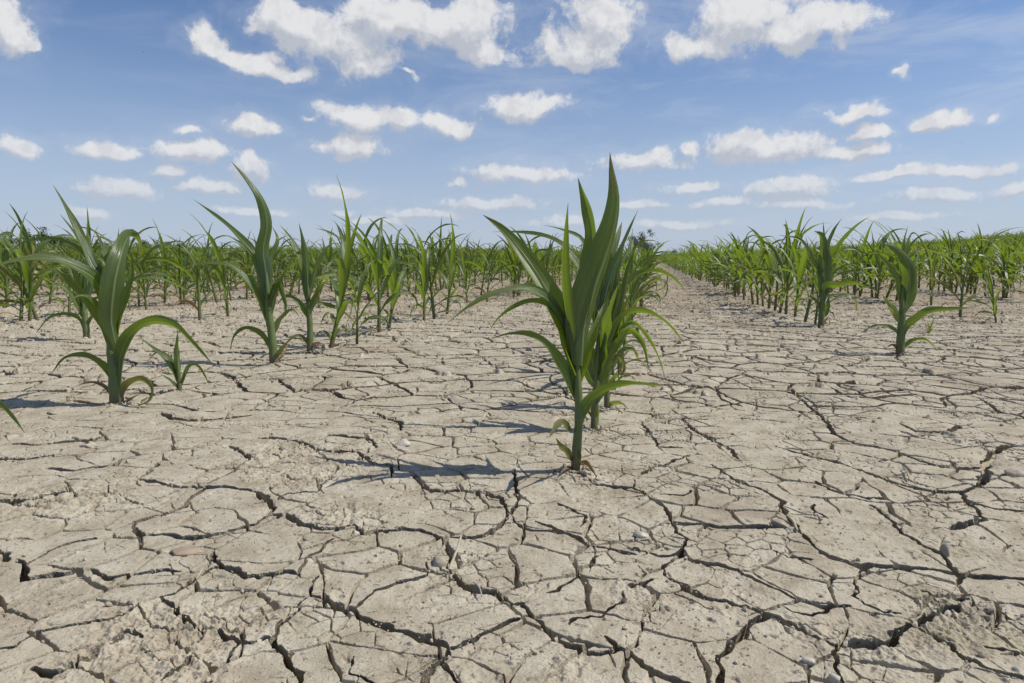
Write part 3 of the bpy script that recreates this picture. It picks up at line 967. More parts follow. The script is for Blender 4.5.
hero((575, 476), [(575, 475), (577, 445), (579, 415), (578, 385), (577, 355), (577, 325)], [
    dict(p=[(578, 365), (584, 325), (593, 290), (604, 258), (614, 225), (617, 195), (612, 165), (610, 152)], w=50, d=-.02, a=(48, 52), fold=.75, wave=.03),
    dict(p=[(577, 375), (562, 325), (541, 285), (519, 251), (501, 229), (483, 215)], w=36, d=.05, a=(45, 35), fold=.8, wave=.04),
    dict(p=[(575, 360), (566, 310), (563, 270), (565, 230), (568, 203)], w=20, d=-.06, a=(-45, -50), fold=1.0, wave=.02),
    dict(p=[(582, 330), (590, 270), (592, 235), (587, 208), (581, 188), (578, 178)], w=25, d=.06, a=(-35, -40), fold=.5),
    dict(p=[(574, 350), (553, 305), (527, 289), (497, 293), (470, 306), (445, 325)], w=14, d=-.06, a=(40, 55)),
    dict(p=[(574, 345), (553, 308), (532, 301), (510, 309), (497, 320), (490, 330)], w=10, d=.05, a=(30, 50)),
    dict(p=[(577, 400), (563, 368), (548, 346), (530, 335), (510, 334), (490, 339)], w=14, d=-.03, a=(20, 60)),
    dict(p=[(577, 440), (583, 412), (597, 394), (618, 385), (647, 384), (667, 386)], w=14, d=-.02, a=(25, 60)),
    dict(p=[(574, 432), (562, 423), (556, 428), (549, 438)], w=10, d=-.07, k='withered', n=12),
    dict(p=[(574, 462), (567, 452), (560, 446), (556, 438)], w=9, d=-.06, k='withered', n=12),
    dict(p=[(577, 395), (566, 350), (556, 320), (552, 300)], w=16, d=.04, a=(40, 50), fold=.7),
    dict(p=[(578, 385), (590, 345), (600, 318), (606, 300)], w=17, d=.05, a=(-30, -45), fold=.6),
    dict(p=[(577, 470), (580, 458), (580, 448)], w=6, d=-.01, k='withered', n=10),
    dict(p=[(576, 466), (586, 462), (592, 469), (597, 477)], w=6, d=-.03, k='dead', n=12),
    dict(p=[(575, 470), (567, 468), (560, 474)], w=5, d=-.02, k='dead', n=12),
], "tall foremost corn plant of the central row, with a broad twisted top leaf", stalk_w=9.5, seed=3)

hero((594, 431), [(594, 430), (595, 400), (597, 370), (598, 340), (598, 310)], [
    dict(p=[(598, 340), (590, 290), (577, 262), (560, 243), (540, 235), (515, 232), (492, 232)], w=12, d=.04, a=(30, 55)),
    dict(p=[(598, 330), (593, 270), (582, 240), (563, 230), (544, 225)], w=10, d=.0, a=(20, 50)),
    dict(p=[(599, 330), (608, 285), (619, 255), (628, 233), (638, 210)], w=11, d=.02, a=(20, 50)),
    dict(p=[(598, 320), (606, 270), (616, 240), (622, 222)], w=17, d=.05, a=(0, 20)),
    dict(p=[(596, 385), (590, 350), (584, 330), (578, 318)], w=13, d=-.02, a=(0, 30)),
    dict(p=[(598, 370), (610, 335), (627, 313), (647, 312), (668, 324), (686, 346)], w=11, d=-.03, a=(30, 60)),
    dict(p=[(594, 430), (597, 415), (598, 402)], w=9, d=-.01, k='pale', n=10),
    dict(p=[(597, 395), (604, 365), (616, 345), (630, 327)], w=17, d=-.02, a=(0, 25)),
    dict(p=[(594, 420), (586, 405), (575, 402)], w=7, d=.03, k='withered', n=12),
    dict(p=[(597, 380), (606, 340), (611, 310), (618, 285)], w=24, d=-.04, a=(-58, -62), fold=.4),
    dict(p=[(597, 360), (601, 320), (604, 285), (600, 262)], w=20, d=.05, a=(60, 60), fold=.4),
    dict(p=[(596, 390), (586, 368), (582, 352), (572, 345)], w=11, d=.06, a=(-30, -50)),
    dict(p=[(595, 405), (607, 388), (617, 376), (620, 390)], w=8, d=-.04, a=(30, 60)),
], "corn plant directly behind the foremost one, its leaf arching over the bare strip", stalk_w=7, seed=4)

hero((607, 409), [(607, 408), (607, 380), (608, 350), (609, 320), (610, 300)], [
    dict(p=[(609, 350), (622, 333), (633, 331), (644, 345), (649, 370)], w=9, d=-.03, a=(20, 40)),
    dict(p=[(609, 340), (630, 322), (645, 332), (659, 357), (666, 382)], w=6, d=.03, a=(30, 60)),
    dict(p=[(608, 368), (618, 356), (624, 367), (618, 382)], w=6, d=.0, k='withered'),
    dict(p=[(607, 407), (614, 403), (622, 404), (628, 409)], w=6, d=-.02, k='pale', n=12, a=(20, 50)),
    dict(p=[(610, 325), (622, 290), (636, 275), (654, 271), (672, 277), (691, 297)], w=9, d=.03, a=(25, 60)),
    dict(p=[(610, 325), (613, 285), (620, 255), (626, 238)], w=12, d=.03, a=(10, 30)),
    dict(p=[(610, 320), (605, 280), (600, 255), (592, 240)], w=11, d=.02, a=(20, 50)),
    dict(p=[(610, 315), (615, 275), (628, 250), (633, 228)], w=8, d=.05, a=(20, 50)),
    dict(p=[(608, 345), (596, 325), (590, 300), (575, 290)], w=10, d=.05, a=(30, 60)),
    dict(p=[(608, 370), (616, 335), (626, 305), (633, 290)], w=21, d=.0, a=(-58, -62), fold=.4),
    dict(p=[(608, 360), (604, 325), (601, 295), (590, 275)], w=13, d=.07, a=(35, 50)),
    dict(p=[(609, 350), (621, 310), (630, 262), (641, 240)], w=11, d=-.04, a=(35, 50), fold=.7),
    dict(p=[(607, 385), (597, 370), (588, 368), (580, 378)], w=8, d=.06, a=(25, 55)),
    dict(p=[(608, 375), (622, 352), (633, 350), (638, 362)], w=8, d=.05, a=(25, 55)),
], "third corn plant of the central row, with two thin leaves hanging on its outer side", stalk_w=6, seed=5)

hero((117, 405), [(117, 405), (115, 378), (113, 355), (110, 333), (109, 312)], [
    dict(p=[(114, 352, 0), (111, 318, -.01), (114, 285, -.015), (120, 258, -.005), (125, 242, .02), (131, 235, .05), (138, 240, .09), (143, 252, .12)], w=27, a=(25, 40), fold=.45, wave=.12),
    dict(p=[(112, 340), (106, 300), (108, 268), (116, 246), (119, 228)], w=14, d=.04, a=(20, 45), fold=.6),
    dict(p=[(112, 330), (104, 285), (92, 255), (76, 240), (58, 236)], w=11, d=.08, a=(-30, -50)),
    dict(p=[(113, 345), (120, 312), (129, 290), (133, 268), (131, 250)], w=13, d=.03, a=(-35, -45), fold=.6),
    dict(p=[(112, 345), (104, 318), (92, 300), (80, 296), (68, 303)], w=9, d=-.07, a=(30, 55)),
    dict(p=[(112, 335), (122, 300), (131, 282), (142, 276), (152, 284)], w=9, d=.05, a=(25, 55)),
    dict(p=[(112, 335), (103, 288), (89, 257), (73, 222), (62, 201), (53, 185)], w=16, d=.04, a=(20, 45), fold=.8),
    dict(p=[(112, 325), (95, 268), (77, 237), (60, 214)], w=9, d=.07, a=(30, 50)),
    dict(p=[(110, 325), (98, 284), (80, 269), (51, 258), (20, 260), (-12, 268)], w=17, d=-.12, a=(30, 50)),
    dict(p=[(110, 322), (96, 275), (80, 250), (55, 239), (25, 242), (4, 257)], w=9, d=.05, a=(40, 60)),
    dict(p=[(112, 350), (103, 325), (88, 303), (69, 282), (50, 268), (36, 264)], w=13, d=.05, a=(25, 55)),
    dict(p=[(117, 385), (121, 352), (133, 331), (153, 321), (174, 325), (192, 342), (214, 366)], w=15, d=-.04, a=(25, 55)),
    dict(p=[(115, 390), (109, 373), (99, 362), (83, 355), (65, 358), (51, 374)], w=9, d=.0, a=(25, 50)),
    dict(p=[(118, 402), (126, 385), (141, 379), (151, 387), (149, 400), (134, 407)], w=9, d=-.02, a=(20, 60), k='withered'),
    dict(p=[(116, 402), (107, 389), (97, 383), (86, 383), (74, 387)], w=5, d=.02, k='dead', a=(20, 50)),
    dict(p=[(119, 405), (128, 401), (134, 397), (140, 394)], w=4, d=.0, k='dead', n=12),
    dict(p=[(111, 325), (114, 285), (104, 250), (96, 234)], w=13, d=.05, a=(20, 40)),
], "stout corn plant at the front of the first row left of centre, broad upright blade", stalk_w=13, seed=6)

hero((274, 365), [(274, 364), (272, 338), (269, 312), (267, 285), (265, 262)], [
    dict(p=[(269, 310), (266, 275), (263, 250), (267, 224), (261, 200), (247, 179), (231, 161)], w=17, d=-.02, a=(10, 35), fold=.5),
    dict(p=[(267, 300), (257, 260), (240, 237), (220, 219), (193, 199)], w=10, d=.04, a=(25, 45)),
    dict(p=[(268, 320), (252, 287), (234, 268), (214, 263), (195, 265), (178, 269)], w=9, d=-.05, a=(40, 60)),
    dict(p=[(272, 350), (261, 334), (247, 328), (235, 335), (230, 351)], w=7, d=.0, a=(25, 50)),
    dict(p=[(274, 360), (281, 350), (291, 338)], w=6, d=-.02, k='withered', n=12),
    dict(p=[(268, 310), (277, 284), (285, 300), (286, 318)], w=9, d=-.03, a=(10, 40)),
    dict(p=[(267, 295), (270, 262), (278, 240), (272, 226)], w=9, d=.04, a=(20, 40)),
    dict(p=[(267, 295), (256, 262), (243, 245), (228, 236)], w=8, d=.06, a=(30, 50)),
    dict(p=[(274, 362), (283, 355), (289, 343)], w=4, d=.03, k='dead', n=12),
    dict(p=[(269, 320), (276, 292), (287, 270), (299, 262)], w=9, d=-.04, a=(30, 55)),
    dict(p=[(268, 312), (258, 290), (250, 275), (238, 280)], w=8, d=.05, a=(-30, -50)),
    dict(p=[(269, 325), (263, 295), (254, 262), (246, 240)], w=10, d=.02, a=(-35, -50), fold=.7),
    dict(p=[(271, 340), (280, 320), (292, 310), (300, 318)], w=8, d=.05, a=(30, 60)),
], "tallest corn plant of the first row left of centre, its tip leaf curving high above", stalk_w=8.5, seed=7)

hero((310.5, 354), [(310, 353), (310, 330), (309, 310), (308, 290), (307, 275)], [
    dict(p=[(308, 305), (307, 268), (304, 243), (299, 223)], w=12, d=-.02, a=(15, 30), fold=.8),
    dict(p=[(308, 300), (300, 262), (294, 243), (280, 225)], w=8, d=.04, a=(25, 45)),
    dict(p=[(308, 300), (316, 270), (324, 250), (322, 236)], w=8, d=.02, a=(25, 50)),
    dict(p=[(309, 315), (318, 292), (326, 282), (333, 284)], w=8, d=-.05, a=(25, 60)),
    dict(p=[(309, 318), (296, 300), (285, 297), (276, 306)], w=8, d=.0, a=(25, 60)),
    dict(p=[(310, 345), (300, 336), (292, 338), (284, 347)], w=5, d=-.02, k='withered', n=14),
    dict(p=[(310, 350), (316, 343), (324, 345)], w=4, d=-.02, k='dead', n=12),
], "corn plant just beyond the tallest one, with a narrow upright spear leaf", stalk_w=6.5, seed=8)

hero((901, 355), [(900, 354), (901, 335), (902, 318), (902, 300), (903, 285)], [
    dict(p=[(902, 315), (908, 295), (910, 278), (906, 261), (895, 248), (882, 243)], w=18, d=-.03, a=(5, 35), wave=.14),
    dict(p=[(903, 310), (899, 282), (891, 269), (880, 256), (873, 248)], w=10, d=.02, a=(15, 35)),
    dict(p=[(903, 295), (902, 262), (904, 240), (908, 226)], w=6, d=.02, a=(20, 40)),
    dict(p=[(903, 285), (906, 250), (912, 233), (922, 238)], w=5, d=.05, a=(20, 50)),
    dict(p=[(902, 325), (893, 308), (888, 302), (882, 294)], w=8, d=-.03, k='pale', a=(10, 30)),
    dict(p=[(901, 340), (896, 331), (885, 326), (871, 327), (860, 334)], w=5, d=-.01, a=(30, 50)),
    dict(p=[(902, 338), (907, 326), (917, 318), (928, 311), (951, 309), (972, 308)], w=10, d=-.05, a=(20, 30), fold=.7),
    dict(p=[(901, 353), (905, 346), (914, 340), (926, 340), (938, 351)], w=5, d=-.01, a=(20, 50)),
    dict(p=[(900, 352), (893, 345), (886, 348)], w=4, d=.0, k='dead', n=12),
    dict(p=[(903, 300), (912, 268), (918, 255), (914, 245)], w=9, d=.04, a=(20, 40)),
], "single corn plant standing in front of the first row right of centre, brownish stalk", stalk_w=8, seed=9)

hero((821.5, 326), [(821, 326), (822, 308), (823, 290), (824, 272)], [
    dict(p=[(823, 300), (825, 275), (825, 252), (822, 235), (814, 231)], w=17, d=-.03, a=(0, 20), fold=.4),
    dict(p=[(824, 280), (826, 250), (833, 231), (842, 218)], w=7, d=.02, a=(20, 40)),
    dict(p=[(824, 280), (824, 245), (823, 221)], w=6, d=.0, a=(30, 50)),
    dict(p=[(823, 305), (826, 287), (838, 285), (852, 283), (869, 287)], w=10, d=-.06, a=(20, 40), wave=.15),
    dict(p=[(824, 280), (812, 258), (800, 240), (778, 235)], w=7, d=.03, a=(30, 50)),
    dict(p=[(822, 312), (815, 300), (806, 299), (800, 306)], w=5, d=-.01, a=(30, 60)),
    dict(p=[(822, 318), (827, 308), (829, 296)], w=8, d=-.02, a=(0, 30), n=12),
    dict(p=[(821, 325), (826, 320), (829, 316)], w=4, d=.0, k='pale', n=12),
], "corn plant at the front of the first row right of centre, one wide hanging blade", stalk_w=6, seed=10)

hero((180.5, 393), [(180, 393), (179, 378), (178, 362), (179, 350)], [
    dict(p=[(179, 385), (174, 370), (163, 356), (139, 337)], w=7.5, d=.0, a=(20, 40)),
    dict(p=[(179, 375), (177, 352), (178, 331)], w=8, d=-.01, a=(20, 40)),
    dict(p=[(180, 390), (171, 381), (159, 373)], w=4, d=-.02, n=12),
    dict(p=[(180, 385), (184, 377), (185, 371)], w=4, d=-.01, n=12),
    dict(p=[(180, 388), (189, 366), (199, 367), (210, 386)], w=5, d=.03, n=14),
    dict(p=[(180, 385), (171, 360), (158, 352), (147, 362)], w=5, d=.02, n=14),
], "stunted corn seedling with a few thin leaves standing behind the stout corn plant", stalk_w=4.5, seed=11)

hero((87, 340), [(87, 340), (86, 325), (84, 308), (83, 292)], [
    dict(p=[(85, 330), (79, 319), (66, 314), (49, 318), (35, 335)], w=5, d=.0, a=(30, 50)),
    dict(p=[(84, 312), (76, 280), (64, 262), (44, 250)], w=9, d=.03, a=(30, 50)),
    dict(p=[(84, 308), (88, 272), (80, 250), (66, 235)], w=9, d=.05, a=(20, 40)),
    dict(p=[(84, 310), (92, 285), (99, 270), (112, 266)], w=8, d=.05, a=(30, 50)),
    dict(p=[(86, 328), (93, 316), (102, 318), (106, 326)], w=5, d=-.02, a=(30, 50)),
    dict(p=[(84, 318), (72, 296), (60, 286), (45, 286)], w=8, d=-.05, a=(30, 50)),
    dict(p=[(84, 305), (84, 270), (90, 246), (86, 228)], w=7, d=.02, a=(20, 40)),
], "front corn plant of the second row left of centre, behind the stout one", stalk_w=6.5, seed=12)

hero((-34, 428), [(-34, 428), (-35, 400), (-36, 370), (-37, 335)], [
    dict(p=[(-34, 412), (-24, 396), (-8, 399), (10, 414), (26, 435)], w=9, d=-.03, a=(25, 50)),
    dict(p=[(-36, 360), (-45, 300), (-70, 265), (-110, 262)], w=18, d=-.02, a=(20, 50)),
    dict(p=[(-36, 355), (-30, 290), (-36, 235), (-52, 200)], w=18, d=.0, a=(20, 40)),
    dict(p=[(-35, 390), (-60, 360), (-90, 355), (-115, 380)], w=12, d=-.02, a=(20, 50)),
    dict(p=[(-36, 350), (-50, 290), (-62, 240), (-90, 215)], w=15, d=.05, a=(20, 40)),
], "corn plant cut off by the picture edge, only its lowest drooping leaf tip showing", stalk_w=11, seed=13)

# ---- the other plants
ORD = ['zeroth', 'first', 'second', 'third', 'fourth', 'fifth', 'sixth', 'seventh', 'eighth', 'ninth', 'tenth', 'eleventh', 'twelfth',
       'thirteenth', 'fourteenth', 'fifteenth', 'sixteenth', 'seventeenth', 'eighteenth', 'nineteenth', 'twentieth']
X_C = float(np.mean([ground_at(575, 476)[0], ground_at(594, 431)[0], ground_at(607, 409)[0]]))
X_L = float(np.mean([ground_at(*p)[0] for p in [(117, 405), (274, 365), (310, 354), (331, 348), (357, 344)]]))
X_R = float(np.mean([ground_at(*p)[0] for p in [(901, 355), (821, 326), (775, 310)]]))
known = {  # further bases seen in the photograph
    -1: [(331, 348), (357, 344), (379, 333), (389, 329), (424, 320), (434, 318), (447, 315), (467, 303), (481, 295), (487, 302)],
    -2: [(21, 322), (200, 321), (228, 317), (139, 307), (181, 305), (165, 303), (32, 305)],
    0: [(615, 389), (620, 374), (625, 352), (629, 335), (632, 322)],
    1: [(812, 325), (805, 322), (815, 324), (795, 317), (786, 314), (780, 312), (769, 308.5), (758, 305), (775, 310), (763, 306), (753, 303.5), (744, 300), (735, 297)],
    2: [(996, 322), (960, 317), (931, 305), (975, 294)],
}
prng = random.Random(99)
plants = []     # x, y, row
row_start = {-2: 3.1, -1: 4.1, 0: 2.75, 1: 4.6, 2: 4.0}
for rw, ps in known.items():
    for p in ps:
        g = ground_at(*p)
        plants.append((g[0], g[1], rw, 1))
DROW = 0.77
FIELD = 64.0
HALFU = math.tan(R(37.5))
far = []
for rw in range(-110, 111):
    if rw <= -1: x = X_L + (rw + 1) * DROW
    elif rw == 0: x = X_C
    else: x = X_R + (rw - 1) * DROW
    y = row_start.get(rw, 0.6)
    y += prng.random() * 0.12
    while y < FIELD * 1.25:
        px = x + prng.gauss(0, .016 + 0.0012 * y); py = y
        sp = 0.115 if y < 14 else (0.125 if y < 30 else 0.2)
        y += sp * prng.uniform(.6, 1.5)
        if prng.random() < 0.06: y += 0.16
        fw = px * CFH[0] + py * CFH[1]; rt = px * CR[0] + py * CR[1]
        d = math.hypot(px, py)
        if fw < 0.5 or d > FIELD or abs(rt) > fw * HALFU * 1.04 + 0.25: continue
        # keep the field to what the rise shows
        plants.append((px, py, rw, 0))
plants = [p for p in plants if all((p[0] - a) ** 2 + (p[1] - b) ** 2 > 0.06 ** 2 for a, b in taken)]
def visible(p):
    q = np.array([p[0], p[1], 0.12]) - CAMP
    f = q @ CFW
    return f > 0 and abs(q @ CR) < f * 512 / F
def fdist(p): return p[0] * CFH[0] + p[1] * CFH[1]
plants.sort(key=lambda p: (not visible(p), fdist(p)))
NIND = 288
indiv = [p for p in plants[:NIND] if visible(p)]
indiv_set = set(map(id, indiv))
rest = [p for p in plants if id(p) not in indiv_set]

# prototypes with parts (near) and single meshes (small in the picture)
protos = []
for i in range(12):
    rg = random.Random(500 + i)
    protos.append(grow_plant(rg, 0.355, 13, 5, lean=rg.uniform(0, .2)))
proto_root = [None] * len(protos)
mid_mesh = [parts_to_mesh(grow_plant(random.Random(700 + i), 0.35, 9, 3, lean=.12), "corn_plant") for i in range(12)]

def children_of(o): return [c for c in COL.objects if c.parent == o]
kids = {}
def place_near(i, x, y, s, rz):
    z = ground_z(x, y)
    if proto_root[i] is None:
        r = empty('corn_plant', (x, y, z), rz)
        parts_to_objects(protos[i], r)
        proto_root[i] = r
        kids[i] = children_of(r)
    else:
        r = proto_root[i].copy()
        COL.objects.link(r)
        for c in kids[i]:
            d = c.copy(); COL.objects.link(d); d.parent = r
        r.location = (x, y, z); r.rotation_euler = (0, 0, rz)
    r.scale = (s, s, s)
    return r

WORD = {1: 'first', 2: 'second', 3: 'third', 4: 'fourth', 5: 'fifth', 6: 'sixth'}
def row_words(rw):
    if rw == 0: return "central row"
    return f"{WORD[abs(rw)]} row {'left' if rw < 0 else 'right'} of centre"
HERO_IN_ROW = {0: 3, -1: 3, 1: 2, -2: 1}
byrow = {}
for p in indiv: byrow.setdefault(p[2], []).append(p)
rank = {}
for rw, L in byrow.items():
    L.sort(key=fdist)
    for k, p in enumerate(L): rank[id(p)] = k + 1 + HERO_IN_ROW.get(rw, 0)
for q, p in enumerate(indiv):
    x, y, rw, kn = p
    fd = fdist(p)
    s = prng.uniform(.85, 1.15) * (0.95 if kn else 1.0)
    if rw == 0: s *= 0.9
    if rw > 0: s *= 1.18
    if rw == -2: s *= prng.uniform(1.1, 1.42)
    elif rw < 0: s *= prng.uniform(.95, 1.25)
    if rw == -1 and kn: s = min(s, 1.08)
    if prng.random() < .10: s *= prng.uniform(.45, .75)
    rz = prng.uniform(-.7, .7)
    if fd < 5.2:
        r = place_near(prng.randrange(len(protos)), x, y, s, rz)
    else:
        r = bpy.data.objects.new('corn_plant', mid_mesh[prng.randrange(len(mid_mesh))])
        COL.objects.link(r)
        r.location = (x, y, ground_z(x, y)); r.rotation_euler = (0, 0, rz); r.scale = (s, s, s)
    r.rotation_euler = (prng.gauss(0, .10), prng.gauss(0, .10), rz)
    k = rank[id(p)]
    side = 'left' if rw < 0 else 'right'
    if abs(rw) <= 6 and k <= 20:
        lab = f"{ORD[k]} corn plant from the front in the {row_words(rw)}"
    elif abs(rw) <= 6:
        lab = f"small distant corn plant far along the {row_words(rw)}"
    else:
        lab = f"small corn plant in the dense far rows well to the {side} of centre"
    tag(r, lab, 'corn plant', ROWG)

# the rest of the field, too many to count: one object
def far_field():
    v1 = []
    for i in range(20):
        me = MB()
        rg = random.Random(900 + i)
        for p in grow_plant(rg, 0.34, 7 if i < 10 else 5, 3 if i < 10 else 2, nl=8 if i < 10 else 7, lean=.1):
            if i >= 10 and p[0] == 'stalk': continue
            if p[0] == 'stalk':
                me.add(p[1], p[2], p[3], 1)
            else:
                me.add(p[1], p[2], p[3], 0)
        V = np.concatenate(me.v); U = np.concatenate(me.uv)
        v1.append((V, me.f, U, me.mi))
    VV = []; LV = []; LS = []; UU = []; MI = []; nv = 0
    for p in rest:
        d = math.hypot(p[0], p[1])
        V, fs, U, mi = v1[prng.randrange(10) + (10 if d > 22 else 0)]
        s = prng.uniform(.75, 1.32) * (1.04 if d < 25 else 1.1)
        a = prng.uniform(-.7, .7)
        ca, sa = math.cos(a) * s, math.sin(a) * s
        W = np.empty_like(V)
        W[:, 0] = V[:, 0] * ca - V[:, 1] * sa + p[0]
        W[:, 1] = V[:, 0] * sa + V[:, 1] * ca + p[1]
        W[:, 2] = V[:, 2] * s + p[3] if False else V[:, 2] * s
        VV.append(W); UU.append(U)
        LV.extend([i + nv for f in fs for i in f]); LS.extend([len(f) for f in fs]); MI.extend(mi)
        nv += len(V)
    base = terrain(np.array([p[0] for p in rest]), np.array([p[1] for p in rest]))
    for W, b in zip(VV, base): W[:, 2] += b
    V = np.concatenate(VV).astype(np.float32); U = np.concatenate(UU).astype(np.float32)
    LV = np.array(LV, np.int32); LS = np.array(LS, np.int32)
    me = bpy.data.meshes.new("corn_field")
    me.vertices.add(len(V)); me.vertices.foreach_set('co', V.ravel())
    me.loops.add(len(LV)); me.loops.foreach_set('vertex_index', LV)
    me.polygons.add(len(LS)); me.polygons.foreach_set('loop_start', np.concatenate([[0], np.cumsum(LS)[:-1]]).astype(np.int32))
    ul = me.uv_layers.new(name='UVMap'); ul.data.foreach_set('uv', U[LV].ravel())
    me.materials.append(M_LEAF); me.materials.append(M_STALK)
    me.polygons.foreach_set('material_index', np.array(MI, np.int32))
    me.polygons.foreach_set('use_smooth', np.ones(len(LS), bool))
    me.update(calc_edges=True)
    ob = bpy.data.objects.new("corn_field", me); COL.objects.link(ob)
    tag(ob, "mass of far corn rows covering the field up to the horizon", "corn field", None, "stuff")
    return ob
if rest: far_field()
print("plants", len(plants), "individual", len(indiv), "mass", len(rest))

# ------------------------------------------------------------------ trees on the horizon
def tree(u, vtop, dist, wpx, name_label, mat, seed, sparse=1.0, group=None, kind='tree', low=0.05):
    rg = np.random.default_rng(seed)
    d = ray(u, 260.0); d[2] = 0
    p = d / np.linalg.norm(d) * dist
    fwd = p @ CFH
    gz = float(terrain(np.array([p[0]]), np.array([p[1]]))[0])
    vtop = vtop + (4 if u < 220 else 0)
    top = HCAM + (ray(u, vtop)[2]) / (ray(u, vtop) @ CFH) * fwd
    H = top - gz
    rad = wpx / F * fwd / 2
    root = empty(kind, (p[0], p[1], gz))
    tag(root, name_label, kind, group)
    mb = MB()
    hs = np.linspace(-0.2, H * 0.8, 6)
    C = np.stack([rg.normal(0, .02 * H, 6), rg.normal(0, .02 * H, 6), hs], -1); C[0, :2] = 0; C[1, :2] *= .3
    mb.add(*tube(C, np.linspace(H * .028, H * .008, 6), 7))
    nl = 9
    tips = []
    for k in range(nl):
        z0 = H * rg.uniform(.2, .7); a = rg.uniform(0, 6.28); l = rad * rg.uniform(.5, .95)
        st = np.array([np.interp(z0, hs, C[:, 0]), np.interp(z0, hs, C[:, 1]), z0])
        en = st + np.array([math.cos(a) * l, math.sin(a) * l, H * rg.uniform(.08, .28)])
        en[2] = min(en[2], H * .95)
        md = (st + en) / 2 + np.array([0, 0, H * .03])
        mb.add(*tube(np.array([st, md, en]), np.array([H * .010, H * .007, H * .003]), 5))
        tips.append(en); tips.append(md * .4 + en * .6)
    mb.build('trunk', [M_BARK], root)
    tips.append(np.array([0, 0, H * .86])); tips.append(C[-1])
    # crown: leaf faces in clumps round the limb ends
    V = []; f = []
    ncl = int(34 * sparse)
    cen = []
    for k in range(ncl):
        b = tips[rg.integers(len(tips))]
        c = b + rg.normal(0, 1, 3) * np.array([rad * .22, rad * .22, H * .09])
        c[2] = np.clip(c[2] - H * abs(rg.normal(0, .25)) * (low < .2), H * low, H * .93)
        cen.append((c, rg.uniform(.10, .2) * max(rad, H * .3)))
    nface = int(70)
    for c, r in cen:
        n = nface
        q = c + rg.normal(0, 1, (n, 3)) * r * np.array([.75, .75, .6])
        q[:, 2] = np.minimum(q[:, 2], H)
        sz = r * .30
        for k in range(n):
            a = nrm(rg.normal(0, 1, 3)); b = nrm(np.cross(a, rg.normal(0, 1, 3)))
            o = len(V)
            V.extend([q[k] - a * sz, q[k] + b * sz * .6, q[k] + a * sz, q[k] - b * sz * .6])
            f.append((o, o + 1, o + 2, o + 3))
    mb = MB(); mb.add(np.array(V), f)
    mb.build('crown', [mat], root, smooth=False)
    return root

TG = "trees along the horizon beyond the field"
tree(645, 229, 150, 28, "lone airy tree on the horizon beside the central corn row", M_CROWN_HAZY, 8, 1.5, None, 'tree', .30)
trees = [
    (-6, 226, 170, 30, "dark round-topped tree on the horizon at the very edge of the view"),
    (14, 229, 175, 26, "dark tree between the edge tree and the highest dome of the tree line"),
    (44, 223, 165, 40, "broad dark tree forming the highest dome of the distant tree line"),
    (72, 231, 180, 30, "lower dark tree just past the highest dome of the tree line"),
    (100, 234, 185, 30, "dark tree behind the broad upright blade of the stout corn plant"),
    (128, 233, 185, 26, "small dark tree in the middle of the distant tree line"),
    (150, 236, 190, 26, "dark tree behind the leaning corn leaves, middle of the tree line"),
    (176, 238, 195, 28, "low dark tree near the thinning end of the tree line"),
    (204, 243, 200, 24, "last low tree where the tree line sinks behind the corn"),
]
for i, (u, v, dd, w, lab) in enumerate(trees):
    tree(u, v, dd, w, lab, M_CROWN, 20 + i, 1.2, TG)
tree(489, 246, 210, 20, "dark round bush on the horizon nearest the central corn row's left side", M_CROWN, 51, 1.2, None, 'bush', .1)
tree(509, 249, 215, 24, "low dark bush on the horizon touching the central corn leaves", M_CROWN, 52, 1.2, None, 'bush', .1)
tree(545, 249, 215, 34, "dark bush on the horizon seen between the central plant's leaves", M_CROWN, 53, 1.2, None, 'bush', .1)
tree(671, 248, 220, 16, "small thin bush on the horizon at the end of the bare strip", M_CROWN_HAZY, 54, .8, None, 'bush', .1)

# ------------------------------------------------------------------ stones, straw, crumbs, weed, birds
def rock_mesh(rg, sx, sy, sz, sub=3, rough=.30):
    import bmesh
    bm = bmesh.new()
    bmesh.ops.create_icosphere(bm, subdivisions=sub, radius=1.0)
    off = rg.uniform(0, 50)
    planes = [(*nrm(rg.normal(0, 1, 3)), rg.uniform(.55, .9)) for _ in range(11)]
    for v in bm.verts:
        p = v.co
        n = 0.0
        for k, a in ((1.3, 1.0), (2.9, .5), (6.1, .22)):
            n += a * math.sin(p.x * k + off) * math.sin(p.y * k * 1.1 + off * 1.7) + a * .5 * math.sin(p.z * k * 1.3 + off * .6)
        q = p * (1 + rough * .5 * n)
        for (nx, ny, nz, c) in planes:
            k = q.x * nx + q.y * ny + q.z * nz - c
            if k > 0: q = q - Vector((nx, ny, nz)) * k
        v.co = q
    V = np.array([v.co[:] for v in bm.verts]) * np.array([sx, sy, sz])
    bm.verts.index_update()
    f = [tuple(v.index for v in fc.verts) for fc in bm.faces]
    bm.free()
    return V, f

def stone(u, v, lpx, wpx, h, mat, name, label, cat, ang, seed):
    rg = np.random.default_rng(seed)
    h *= .6
    g = ground_at(u, v); D = (g - CAMP) @ CFW
    g[2] = ground_z(g[0], g[1]) + h * .15
    V, f = rock_mesh(rg, lpx / F * D / 2, wpx / F * D / 2, h)
    mb = MB(); mb.add(V, f)
    o = mb.build(name, [mat])
    o.location = g; o.rotation_euler = (0, 0, YAW + ang)
    tag(o, label, cat)
    return o

